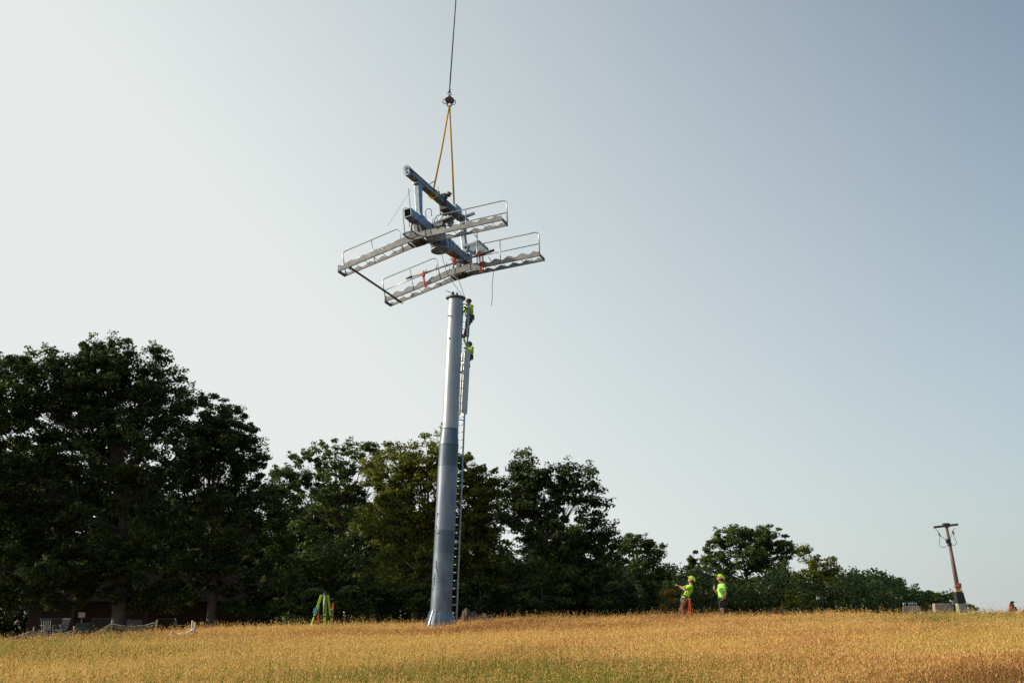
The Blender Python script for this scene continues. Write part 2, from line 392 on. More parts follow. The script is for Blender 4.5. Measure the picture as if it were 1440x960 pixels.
tree(790, 60, [(742, 664, 24, 34), (735, 695, 28, 40), (718, 718, 18, 28), (765, 695, 40, 44), (785, 680, 28, 30), (818, 690, 28, 34), (790, 750, 48, 45), (842, 735, 24, 40), (745, 735, 20, 40), (845, 790, 38, 50), (790, 810, 55, 45)],
     'dark green tree with a pointed left top, right of the steel tower', LEAF_DK, seed=7, trunk_r=.28, dens=1.4, clump=.52, per=105)
tree(905, 76, [(888, 768, 20, 17), (915, 775, 20, 18), (900, 800, 26, 18), (935, 808, 16, 16)],
     'small airy tree standing alone past the dark mass right of the tower', LEAF_MD, seed=8, trunk_r=.16, dens=2.3, lsize=.165, clump=.48, fork=2.6, per=95)
tree(1056, 80, [(1038, 752, 34, 20), (1072, 756, 34, 20), (1010, 768, 22, 18), (1104, 774, 24, 15), (1060, 770, 50, 18), (1055, 782, 38, 16), (1003, 792, 20, 16), (1088, 798, 34, 14), (1040, 800, 40, 12)],
     'umbrella shaped tree with visible limbs behind the two ground workers', LEAF_MD, seed=9, trunk_r=.26, dens=1.6, lsize=.16, clump=.44, fork=3.6, per=85)
tree(1150, 76, [(1140, 785, 18, 20), (1165, 790, 14, 18), (1135, 815, 24, 22), (1160, 825, 28, 28)],
     'light green bushy tree at the left end of the low wood', LEAF_YL, seed=10, trunk_r=.2, clump=.5, dens=1.3, per=85)
tree(976, 88, [(975, 782, 6, 10), (975, 796, 9, 10), (976, 812, 13, 14)],
     'thin spire shaped sapling poking above the low wood', LEAF_MD, seed=11, trunk_r=.1, lsize=.2, clump=.4)

# low understory along the edge of the wood
BU = [(430, 58, 60, 838, 'dark bush under the airy tree'), (520, 57, 60, 835, 'dark bush left of the tower foot'),
      (600, 57, 50, 832, 'dark bush behind the tower foot'), (680, 58, 55, 830, 'dark bush behind the earth heap'),
      (760, 58, 50, 830, 'dark bush beneath the pointed tree'), (840, 59, 50, 828, 'dark bush at the right foot of the pointed tree'),
      (905, 62, 38, 826, 'dark bush below the small airy tree')]
proto = tree(350, 60, [(350, 838, 36, 24), (325, 845, 26, 20), (376, 846, 28, 20)], 'dark bush at the corner of the cabin', LEAF_DK, 'bushes along the wood edge',
             seed=20, trunk_r=.07, cat='bush', name='bush', clump=.45, fork=.4)
pb = at(350, 860, 60)
for i, (x, Y, w_, ty, lab) in enumerate(BU):
    p = at(x, 860, Y); gz = G(p.x, Y); s = w_/60
    h = (at(x, ty-18, Y).z-gz)/(at(350, 814, 60).z-G(pb.x, 60))
    dup(proto, (p.x, Y, gz-.1), (s*1.2, s*1.2, max(h, .3)), random.uniform(0, 6), lab, 'bushes along the wood edge')
def undergrowth():
    xs_ = np.arange(-120, 1340, 2.2); C = []
    for x in xs_:
        sk = np.interp(x, [-120, 360, 430, 700, 870, 1000, 1110, 1200, 1290, 1340], [790, 795, 775, 790, 800, 812, 815, 812, 838, 856])+12*math.sin(x*.05)+8*math.sin(x*.13+1)
        for k in range(7 if x < 880 else 5):
            Y = random.uniform(72.5, 79) if x < 400 else random.uniform(62, 74)
            if x > 880: Y += 8
            p = at(x+random.uniform(-2, 2), sk, Y); gz = G(p.x, Y); z = gz+.2+(p.z-gz)*random.random()
            C.append((p.x, Y, z))
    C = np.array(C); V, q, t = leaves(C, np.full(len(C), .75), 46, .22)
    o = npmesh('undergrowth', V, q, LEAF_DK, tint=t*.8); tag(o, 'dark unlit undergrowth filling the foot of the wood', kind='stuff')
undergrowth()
# back rows of trees, seen through and above the front ones
mid = tree(960, 84, [(950, 812, 18, 18), (975, 822, 22, 20), (935, 830, 20, 22), (960, 845, 34, 20)], 'round green tree left of the two workers, at the back', LEAF_MD,
           'trees of the wood behind', seed=21, trunk_r=.16, lsize=.22, clump=.6)
H0 = at(960, 795, 84).z-G(at(960, 860, 84).x, 84)
BK = [(905, 90, 808, 1.1, 'back row tree under the small airy tree'), (1008, 88, 805, 1.3, 'back row tree between the two workers'),
      (1045, 86, 806, 1.3, 'back row tree just right of the second worker'), (1085, 86, 808, 1.3, 'back row tree under the right limb of the umbrella shaped tree'),
      (1112, 84, 815, 1.1, 'low tree where the umbrella tree meets the light green one'),
      (1188, 88, 803, 1.2, 'first round tree of the low wood going down to the right'), (1215, 90, 804, 1.1, 'second round tree of the low wood going down to the right'),
      (1240, 92, 811, 1.1, 'third round tree of the low wood going down to the right'), (1265, 94, 818, 1.0, 'round wood tree above the left concrete block'),
      (1287, 96, 826, .9, 'round wood tree right of the left concrete block'), (1306, 98, 835, .8, 'last low round tree of the wood before the gap'),
      (1332, 90, 830, .55, 'small round tree just left of the leaning pole')]
for i, (x, Y, ty, ws, lab) in enumerate(BK):
    p = at(x, 860, Y); gz = G(p.x, Y); h = at(x, ty, Y).z-gz
    dup(mid, (p.x, Y, gz), (ws*Y/84, ws*Y/84, h/H0), i*1.7, lab, 'trees of the wood behind')
big = tree(440, 84, [(430, 740, 50, 40), (470, 720, 45, 40), (420, 800, 60, 45), (480, 800, 60, 45)], 'back tree seen through gaps left of the airy tree', LEAF_DK,
           'tall trees of the back row', seed=22, trunk_r=.25, lsize=.24, clump=.8, per=90)
H1 = at(440, 680, 84).z-G(at(440, 860, 84).x, 84)
for i, (x, Y, ty, ws, lab) in enumerate([(-60, 80, 620, 1.3, 'back tree behind the far left tree'), (60, 80, 640, 1.3, 'back tree behind the left half of the tallest tree'),
        (170, 82, 650, 1.3, 'back tree behind the cabin roof left end'), (270, 80, 680, 1.2, 'back tree behind the cabin roof right end'),
        (350, 82, 720, 1.1, 'back tree behind the stepped maple'), (540, 84, 710, 1.1, 'back tree left of the yellow green tree'),
        (630, 84, 720, 1.1, 'back tree right behind the tower'), (700, 90, 790, 1.0, 'back tree in the gap right of the tower'),
        (775, 86, 740, 1.0, 'back tree behind the pointed tree'), (845, 88, 790, 1.0, 'back tree behind the right flank of the pointed tree')]):
    p = at(x, 860, Y); gz = G(p.x, Y); h = at(x, ty, Y).z-gz
    dup(big, (p.x, Y, gz), (ws, ws, h/H1), i*2.1+1, lab, 'tall trees of the back row')
tree(942, 56, [(938, 832, 9, 8), (946, 840, 9, 9), (940, 850, 11, 9)], 'orange yellow turning bush left of the workers', LEAF_OR, seed=30, trunk_r=.04, cat='bush', name='bush', clump=.2, per=60, lsize=.12, fork=.4)
tree(1105, 54, [(1095, 862, 16, 7), (1118, 862, 18, 7)], 'rusty brown brush at the edge of the grass', LEAF_RD, seed=31, trunk_r=.03, cat='bush', name='bush', clump=.25, per=70, lsize=.10, fork=.2)
tree(1122, 60, [(1118, 838, 12, 9), (1128, 850, 20, 9), (1108, 852, 12, 8)], 'sunlit yellow green bush above the rusty brush', LEAF_YL, seed=32, trunk_r=.05, cat='bush', name='bush', clump=.35, fork=.3)
tree(1368, 58, [(1364, 853, 5, 5), (1372, 858, 6, 4)], 'small sparse shrub just right of the leaning pole', LEAF_MD, seed=33, trunk_r=.03, cat='bush', name='bush', clump=.18, per=40, lsize=.10, dens=1.5, fork=.2)
tree(1392, 48, [(1388, 864, 6, 3), (1396, 864, 6, 3)], 'low dry weeds between the bare stake and the red stake', LEAF_RD, seed=34, trunk_r=.015, cat='weeds', name='weeds', clump=.14, per=25, lsize=.05, fork=.1, dens=2)

def spruce(px, top, Y):
    p = at(px, 862, Y); gz = G(p.x, Y); h = at(px, top, Y).z-gz
    root = thing('spruce', (p.x, Y, gz), 'tiny dark spruce beside the red stake', 'tree')
    mb = MB(); mb.tube([(0, 0, 0), (0, 0, h)], [.05, .01], 6)
    C = []
    for k in range(46):
        t = random.random()**.8; z = h*(.08+.9*t); r = .38*h*(1-t)*.9+.02
        a = random.uniform(0, 6.28); e = (math.cos(a)*r, math.sin(a)*r, z-.12*r)
        mb.tube([(0, 0, z), e], [.012, .004], 4, cap=False)
        for j in (.35, .6, .85, 1): C.append((e[0]*j, e[1]*j, z-.12*r*j))
    mb.build('trunk', BARK, root)
    V, q, t = leaves(np.array(C), np.full(len(C), .07), 26, .06, .5)
    npmesh('crown', V, q, SPRUCE, root, tint=t)
spruce(1425, 845, 52)

# ------------------------------------------------------------------ steel tower
PB = at(619.5, 874, 44); PT = at(641, 420, 44)
PB = PB-(PT-PB).normalized()*.25
AX = (PT-PB).normalized(); PL = (PT-PB).length
def axis_at(py):
    lo, hi = 0.0, 1.6
    for _ in range(40):
        m = (lo+hi)/2; P = PB+AX*PL*m; d = P-CAM; y = 480-F_PX*d.dot(UP)/d.dot(FW)
        if y > py: lo = m
        else: hi = m
    return PL*lo
tw = thing('lift_tower', PB, 'tall galvanised steel lift tower tube standing in the golden grass', 'lift tower')
QT = Vector((0, 0, 1)).rotation_difference(AX); tw.rotation_euler = QT.to_euler()
bpy.context.view_layer.update()
TM = Matrix.Translation(PB) @ QT.to_matrix().to_4x4()
def ring(mb, prof, n=48, smooth=True):
    vs = []; fs = []
    for (r, z) in prof:
        for k in range(n):
            a = 2*math.pi*k/n; vs.append((math.cos(a)*r, math.sin(a)*r, z))
    for i in range(len(prof)-1):
        for k in range(n): fs.append((i*n+k, i*n+(k+1) % n, (i+1)*n+(k+1) % n, (i+1)*n+k))
    k0 = len(mb.v); mb.add(vs, fs, smooth)
z_g, z_655, z_625, z_603 = axis_at(860), axis_at(655), axis_at(625), axis_at(603)
POLE_M = mat('shade-darkened middle tube', (.18, .22, .29), .42, .4, col2=(.11, .145, .20), scale=2.2, stretch=(1.6, 1.6, .45))  # toned down in colour for the same tree shadow
POLE_D = mat('stained shade-darkened band', (.105, .145, .20), .48, .4, col2=(.05, .075, .115), scale=2.6, stretch=(1.2, 1.2, .5))  # stain tone, plus darkening put in for the tree shadow
mb = MB(); ring(mb, [(.405, .02), (.40, z_g), (.389, axis_at(778))]); mb.build('lower_tube', POLE, tw)
mb = MB(); ring(mb, [(.389, axis_at(778)), (.388, axis_at(745))]); mb.build('stained_band', POLE_D, tw)
mb = MB(); ring(mb, [(.388, axis_at(745)), (.382, z_655)]); mb.build('lower_tube', POLE_M, tw)
mb = MB(); ring(mb, [(.381, z_655+.004), (.374, z_625-.02)]); mb.build('middle_tube', POLE_D, tw)
mb = MB(); ring(mb, [(.376, z_625), (.322, z_603-.02)]); mb.build('reducing_cone', POLE, tw)
for z, r in ((z_625-.015, .384), (z_603-.01, .335)):
    mb = MB(); ring(mb, [(r-.03, z-.02), (r, z-.02), (r, z+.02), (r-.03, z+.02)], smooth=False); mb.build('joint_ring', DARKST, tw)
mb = MB(); ring(mb, [(.302, z_603), (.296, PL-.02)]); mb.build('upper_tube', POLE_UP, tw)
for zz in (axis_at(745), axis_at(655), axis_at(853)):
    mb = MB(); ring(mb, [(.385, zz-.008), (.402 if zz < 3 else .392, zz-.004), (.402 if zz < 3 else .392, zz+.004), (.385, zz+.008)]); mb.build('weld_seam', DARKST if zz < .8 else POLE, tw)
# top flange with dark bolts
mb = MB(); ring(mb, [(.0, PL), (.40, PL), (.40, PL+.05), (.0, PL+.05)], smooth=False)
mb.build('top_flange', DARKST, tw)
for k in range(12):
    a = k*math.pi/6; mb = MB(); mb.tube([(math.cos(a)*.36, math.sin(a)*.36, PL-.04), (math.cos(a)*.36, math.sin(a)*.36, PL+.08)], .018, 6); mb.build('flange_bolt', GALV, tw)
for k in range(0): pass

# foot flange and gussets
mb = MB(); ring(mb, [(.40, 0), (.62, 0), (.62, .05), (.40, .05)], smooth=False); mb.build('foot_flange', GALV, tw)
mb = MB(); ring(mb, [(.56, .06), (.43, z_g-.02), (.402, z_g)]); mb.build('foot_cone', POLE, tw)
mb = MB()
for k in range(16):
    a = 2*math.pi*k/16; c, s_ = math.cos(a), math.sin(a); t = .009
    P = [(.40, .06), (.61, .06), (.61, .09), (.425, z_g+.05), (.40, z_g+.05)]
    vs = [(c*r-s_*t*e, s_*r+c*t*e, z) for e in (-1, 1) for r, z in P]
    mb.add(vs, [(0, 1, 2, 3, 4), (9, 8, 7, 6, 5)]+[(i, 5+i, 5+(i+1) % 5, (i+1) % 5) for i in range(5)])
mb.build('gusset', GALV, tw)
# scribbled marks on the tube, facing the camera
mb = MB()
def surf(px, py, r, out=.004):
    z = axis_at(py); P = TM @ Vector((0, 0, z)); sc = ppm(44, P.z)
    d = P-CAM; cx = 720+F_PX*d.dot(RT)/d.dot(FW)
    x = (px-cx)/sc; x = max(-r*.98, min(r*.98, x)); return Vector((x, -math.sqrt(max(r*r-x*x, 0))-out, z))
for (a, b, c_, d_) in [(616, 722, 615, 728), (616, 722, 617.5, 724), (614, 740, 615, 744), (615, 751, 619, 749), (614, 755, 618, 756),
                       (615.5, 792, 618.5, 794), (615, 797, 620, 796.5), (614, 800, 616, 804), (612, 806, 612, 815), (612, 808, 615.5, 808.5),
                       (611, 813, 611.5, 824), (611.5, 818, 616, 817.5), (610, 826, 609.8, 831), (614, 788, 613.5, 800)]:
    p0, p1 = surf(a, b, .40), surf(c_, d_, .40)
    mb = MB(); mb.bar(p0, p1, .022, .008, up=(0, -1, 0)); mb.build('pen_mark', DARKST, tw)
mb = MB(); mb.tube([surf(632, 478, .30, 0)-Vector((0, -.03, 0)), surf(632, 478, .30, .03)], .035, 10); mb.build('bolt_hole_plug', BROWNC, tw)
# ladder
LA = R(42); ln = Vector((math.cos(LA), math.sin(LA), 0)); lt = Vector((-math.sin(LA), math.cos(LA), 0))
def ladc(z):
    r = .40 if z < z_655 else (.385 if z < z_625 else .30)
    r = .405+(.325-.405)*min(max(z/PL, 0), 1)
    return ln*(r+.20)
lad = MB()
for sgn in (-1, 1):
    pa = ladc(.15)+lt*.2*sgn; pb2 = ladc(PL)+lt*.2*sgn
    lad.bar((pa.x, pa.y, .15), (pb2.x, pb2.y, PL-.12), .035, .06, up=ln)
ladder = lad.build('ladder', GALV, tw)
rb = MB(); rb.tube([-lt*.19, lt*.19], .014, 6); r0 = None
nz_ = int((PL-.5)/.3)
for k in range(nz_):
    z = .3+k*.3; c = ladc(z)
    if r0 is None: r0 = rb.build('rung', GALV, ladder); o = r0
    else: o = r0.copy(); COL.objects.link(o); o.parent = ladder
    o.location = (c.x, c.y, z)
for z in np.arange(.9, PL, 2.35):
    mb = MB(); c = ladc(z)
    for sgn in (-1, 1): mb.bar((ln*.28+lt*.1*sgn+Vector((0, 0, z))), c+lt*.2*sgn+Vector((0, 0, z)), .03, .05)
    mb.bar(c-lt*.21+Vector((0, 0, z)), c+lt*.21+Vector((0, 0, z)), .012, .05); mb.build('ladder_bracket', GALV, tw)
# flat anti-climb panel over the ladder
z1, z2 = axis_at(580), axis_at(492); c1, c2 = ladc(z1)+ln*.05, ladc(z2)+ln*.07
mb = MB(); A = [c1-lt*.24, c1+lt*.24, c2+lt*.27, c2-lt*.27]; Z = [z1, z1, z2, z2]
vs = [(p.x+ln.x*e, p.y+ln.y*e, z) for e in (0, .012) for p, z in zip(A, Z)]
# the panel stands in front of the rails as seen from the field
fr = [Vector(v) for v in vs]; off = -lt*.235
mb.hexa(fr)
side = [c1-lt*.252-ln*.26, c1-lt*.252+ln*.03, c2-lt*.282+ln*.03, c2-lt*.282-ln*.26]
vs = [Vector((p.x-lt.x*e, p.y-lt.y*e, z)) for e in (0, .012) for p, z in zip(side, Z)]
mb.hexa(vs)
mb.build('anti_climb_panel', mat('pale panel steel', (.44, .50, .56), .5, .25, .06), tw)
tl = thing('bolt_stub', TM @ Vector((-.12, 0, PL+.05)), 'small dark drift pin tool lying on the tower top flange', 'tool')
mb = MB(); mb.tube([(0, 0, 0), (0, 0, .16)], [.055, .05], 10); mb.ball((0, 0, .18), .065); mb.tube([(0, 0, .18), (-.30, -.05, .27)], .012, 6); mb.build('pin_body', DARKST, tl)
tl['category'] = 'tool'; tl.name = 'drift_pin'
tl = thing('guide_block', TM @ Vector((.06, -.1, PL+.05)), 'small blue grey guide block on the tower top flange', 'guide block')
mb = MB(); mb.hexa([Vector(p) for p in [(-.07, -.06, 0), (.07, -.06, 0), (.07, .06, 0), (-.07, .06, 0), (-.05, -.04, .16), (.03, -.04, .16), (.03, .04, .16), (-.05, .04, .16)]]); mb.tube([(-.02, 0, .15), (-.02, 0, .2)], .02, 8); mb.build('block_body', GALV, tl)

# ------------------------------------------------------------------ lift head (crossarm assembly)
HO = Vector((-2.0255, 44, 15.717))
U_ = Vector((-.4022, -.9116, .0852)).normalized(); V_ = Vector((.908, -.3852, .1649)); V_ = (V_-U_*V_.dot(U_)).normalized(); W_ = U_.cross(V_)
if W_.z < 0: W_ = -W_
HM = Matrix((( U_.x, V_.x, W_.x, HO.x), (U_.y, V_.y, W_.y, HO.y), (U_.z, V_.z, W_.z, HO.z), (0, 0, 0, 1))); HI = HM.inverted()
hd = link('chairlift_assembly', None); hd.matrix_world = HM
tag(hd, 'steel crossarm assembly with two railed catwalks, hanging above the tower', 'chairlift assembly')
def rigpt(px, py, u):
    c = HI @ CAM; d = HI.to_3x3() @ ray(px, py); return c+d*((u-c.x)/d.x)
LN, LF, TN, TF, HH = 4.574, -.669, 4.232, -.961, 1.93
S1, S2, WD, DD, CC, LL, LR, DEL, HR = 4.157, .608, .479, .998, .419, 2.934, 3.106, .095, 1.042
# crossarm: fish-bellied box girder, open at the near end
mb = MB()
prof = [(LN, .17, .17, .15), (3.9, .17, .18, .155), (3.0, .19, .24, .18), (2.55, .22, .36, .21), (1.6, .22, .38, .21), (1.1, .2, .25, .18), (.3, .17, .18, .155), (LF, .16, .16, .15)]
vs = []
for (u, t, b, hw) in prof: vs += [(u, -hw, -b), (u, hw, -b), (u, hw, t), (u, -hw, t)]
fs = []
for i in range(len(prof)-1):
    for k in range(4): fs.append((i*4+k, i*4+(k+1) % 4, (i+1)*4+(k+1) % 4, (i+1)*4+k))
fs.append(tuple((len(prof)-1)*4+k for k in (3, 2, 1, 0)))
mb.add(vs, fs)
# inner walls and lip of the open end
vi = [(LN-.001, y, z) for y, z in [(-.15, -.17), (.15, -.17), (.15, .17), (-.15, .17)]]+[(LN-.001, y*.84, z*.86) for y, z in [(-.15, -.17), (.15, -.17), (.15, .17), (-.15, .17)]]+[(LN-.6, y*.84, z*.86) for y, z in [(-.15, -.17), (.15, -.17), (.15, .17), (-.15, .17)]]
mb.add(vi, [(k, (k+1) % 4, 4+(k+1) % 4, 4+k) for k in range(4)]+[(4+k, 4+(k+1) % 4, 8+(k+1) % 4, 8+k) for k in range(4)]+[(8, 9, 10, 11)])
mb.build('crossarm', GALV, hd)
mb = MB()
for u in (3.4, 2.75, 2.35, 1.95, 1.5, 1.15, .7):
    hw = np.interp(u, [.3, 1.1, 1.6, 2.55, 3, 3.9], [.155, .18, .21, .21, .18, .155]); b = np.interp(u, [.3, 1.1, 1.6, 2.55, 3, 3.9], [.18, .25, .38, .36, .24, .18])
    for s_ in (-1, 1): mb = MB(); mb.box((u, s_*(hw+.02), -b/2+.1), (.025, .045, b+.16)); mb.build('stiffener', GALV, hd)
mb = MB()
for k in range(24):
    a, b = 2*math.pi*k/24, 2*math.pi*(k+1)/24
mb.tube([(2.08, 0, -.30), (2.08, 0, -.52)], [.34, .28], 24); mb.build('saddle_stub', DARKST, hd)
mb = MB(); mb.tube([(2.08, 0, -.52), (2.08, 0, -.56)], .34, 28); mb.tube([(2.08, 0, -.565), (2.08, 0, -.60)], .28, 28); mb.build('saddle_flange', GALV, hd)
mb = MB()
for k in range(8):
    a = k*math.pi/4+.2; c, s_ = math.cos(a), math.sin(a)
    mb.add([(2.08+c*.2, s_*.2, -.3), (2.08+c*.36, s_*.33, -.51), (2.08+c*.2, s_*.2, -.51)]+[(2.08+c*.2-s_*.015, s_*.2+c*.015, -.3), (2.08+c*.36-s_*.015, s_*.33+c*.015, -.51), (2.08+c*.2-s_*.015, s_*.2+c*.015, -.51)],
           [(0, 1, 2), (5, 4, 3), (0, 3, 4, 1), (1, 4, 5, 2), (2, 5, 3, 0)])
mb.build('saddle_gusset', GALV, hd)
# lifting beam above
mb = MB(); hb = .125
mb.bar((TN-.05, 0, HH), (TF, 0, HH), .20, .22)
mb.bar((TN-.05, 0, HH+.115), (TF, 0, HH+.115), .26, .015); mb.bar((TN-.05, 0, HH-.118), (TF, 0, HH-.118), .26, .015)
mb.build('lifting_beam', GALV, hd, .006)
for z in (HH+.09, HH-.09):
    mb = MB(); mb.tube([(TN+.10, 0, z), (TN-.06, 0, z)], .135, 20)
    mb.tube([(TN+.13, 0, z), (TN+.09, 0, z)], .045, 12); mb.build('end_roller', GALV, hd)
mb = MB()
for z in (HH+.09, HH-.09): mb.tube([(TN+.136, 0, z), (TN+.12, 0, z)], .03, 10)
mb.tube([(TN-.08, 0, HH), (TN-.14, 0, HH)], .17, 18)
mb.build('end_roller_hub', DARKST, hd)
# struts between crossarm and lifting beam
mb = MB()
def strut(u0, u1, w0, w1, hv=.09):
    a = Vector((u0, 0, .17)); b = Vector((u1, 0, HH-.12)); 
    P = []
    for c, ww in ((a, w0), (b, w1)):
        P += [c+Vector((-ww, -hv, 0)), c+Vector((ww, -hv, 0)), c+Vector((ww, hv, 0)), c+Vector((-ww, hv, 0))]
    mb.hexa(P)
strut(3.62, 3.40, .11, .17)
mb.box((3.40, 0, HH-.2), (.5, .22, .12)); mb.box((3.62, 0, .22), (.4, .34, .1))
mb.build('near_strut', GALV, hd, .008)
mb = MB(); strut(-.40, -.38, .10, .12); mb.box((-.40, 0, .22), (.36, .32, .08)); mb.build('far_strut', GALV, hd, .008)
# clamp housing and fittings on the lifting beam
mb = MB(); mb.box((1.30, -.16, HH-.18), (.03, .04, .66)); mb.box((1.05, 0, HH-.12), (.55, .34, .40)); mb.bar((1.32, -.14, HH-.5), (.75, -.14, HH-.32), .04, .06)
mb.build('beam_clamp', DARKST, hd, .006)
mb = MB(); mb.box((.28, .02, HH+.02), (.50, .44, .40)); mb.build('trolley_box', GALV, hd, .012)
mb = MB(); mb.box((1.32, .1, HH+.22), (.22, .18, .18)); mb.tube([(1.32, -.02, HH+.3), (1.32, .42, HH+.24)], .05, 10); mb.tube([(1.32, .30, HH+.16), (1.32, .30, HH+.34)], .07, 10); mb.tube([(1.5, -.03, HH+.2), (1.5, -.03, HH+.42)], .03, 8)
mb.build('winch', DARKST, hd)
mb = MB(); mb.tube([(2.45, -.18, HH+.24), (2.45, .32, HH+.34)], .022, 8); mb.tube([(2.45, -.1, HH+.12), (2.45, -.1, HH+.25)], .03, 8)
mb.build('lifting_lug', GALV, hd); mb = MB(); mb.tube([(1.85, .1, HH+.1), (1.85, .1, HH+.42)], .014, 6); mb.build('guide_pin', GALV, hd); mb = MB(); mb.tube([(1.6, .1, HH+.12), (1.6, .1, HH+.2)], .05, 8); mb.build('lifting_lug', GALV, hd)
mb = MB(); mb.bar((-.05, .12, HH-.18), (-.05, .75, HH-.14), .09, .10); mb.build('side_bracket', GALV, hd)
# hoops, hanging bars, small platforms
mb = MB()
def hoop(u, v0, v1, zb, zt, r=.014):
    m_ = (v0+v1)/2; rr_ = abs(v1-v0)/2
    mb.tube([(u, v0, zb), (u, v0, zt-rr_)]+[(u, m_-math.copysign(rr_, v1-v0)*math.cos(t), zt-rr_+rr_*math.sin(t)) for t in np.linspace(.3, math.pi-.3, 6)]+[(u, v1, zt-rr_), (u, v1, zb+.25)], r, 6)
for hp_ in ((LN-.1, -.24, -.02, -.80, .28), (3.35, .16, .40, .0, .62), (2.9, .2, .42, 0, .4)):
    mb = MB(); hoop(*hp_); mb.build('guard_hoop', DARKST, hd)
mb = MB()
mb.tube([(3.9, -.2, -.80), (3.9, -.2, .1)], .012, 6); mb.build('step_hanger', DARKST, hd); mb = MB(); mb.tube([(4.35, .02, .15), (4.35, .02, 1.12)], .012, 6); mb.build('marker_rod', DARKST, hd)
mb = MB(); mb.bar((LN, -.28, -.80), (3.75, -.28, -.80), .03, .05); mb.bar((LN, .12, -.80), (3.75, .12, -.80), .03, .05); mb.bar((LN, -.28, -.80), (LN, .12, -.80), .03, .05); mb.bar((3.75, -.28, -.80), (3.75, .12, -.80), .03, .05)
for u in np.linspace(3.85, LN-.1, 8): mb.bar((u, -.27, -.80), (u, .11, -.80), .012, .03)
mb.build('near_step', DARKST, hd)
mb = MB()
for v in (.22, .92): mb.bar((.25, v, .32), (-.62, v, .32), .04, .09)
for u in (.25, -.62): mb.bar((u, .2, .32), (u, .94, .32), .04, .09)
for u in np.linspace(-.5, .15, 9): mb.bar((u, .24, .31), (u, .9, .31), .02, .03)
mb.bar((.1, .1, .05), (.1, .45, .30), .06, .06); mb.bar((-.4, .1, .05), (-.4, .45, .30), .06, .06)
mb.build('far_platform', GALV, hd)
mb = MB(); mb.bar((2.6, .15, .30), (2.6, .95, .36), .30, .06); mb.box((2.6, .35, .18), (.3, .4, .14)); mb.box((2.45, .75, .22), (.2, .2, .2)); mb.build('service_plate', GALV2, hd)
p0 = rigpt(671, 325, .3); p1 = rigpt(671, 382, .3)
mb = MB(); mb.tube([p0, p1], .022, 8); q0 = rigpt(663, 326, .3); q1 = rigpt(671, 334, .3); mb.tube([q0, q1], .022, 8); mb.build('hanger_bar', GALV, hd)
mb = MB()
for k in range(3):
    pts = [(1.15-.1*k, -.12, HH-.35), (1.2, -.10-.1*k, HH-.75), (1.0, .05, HH-.9+.1*k), (.7, .12, HH-.6)]
    mb.tube(spline(pts, 6), .011, 5)
mb.build('loose_cable_loop', DARKST, hd)

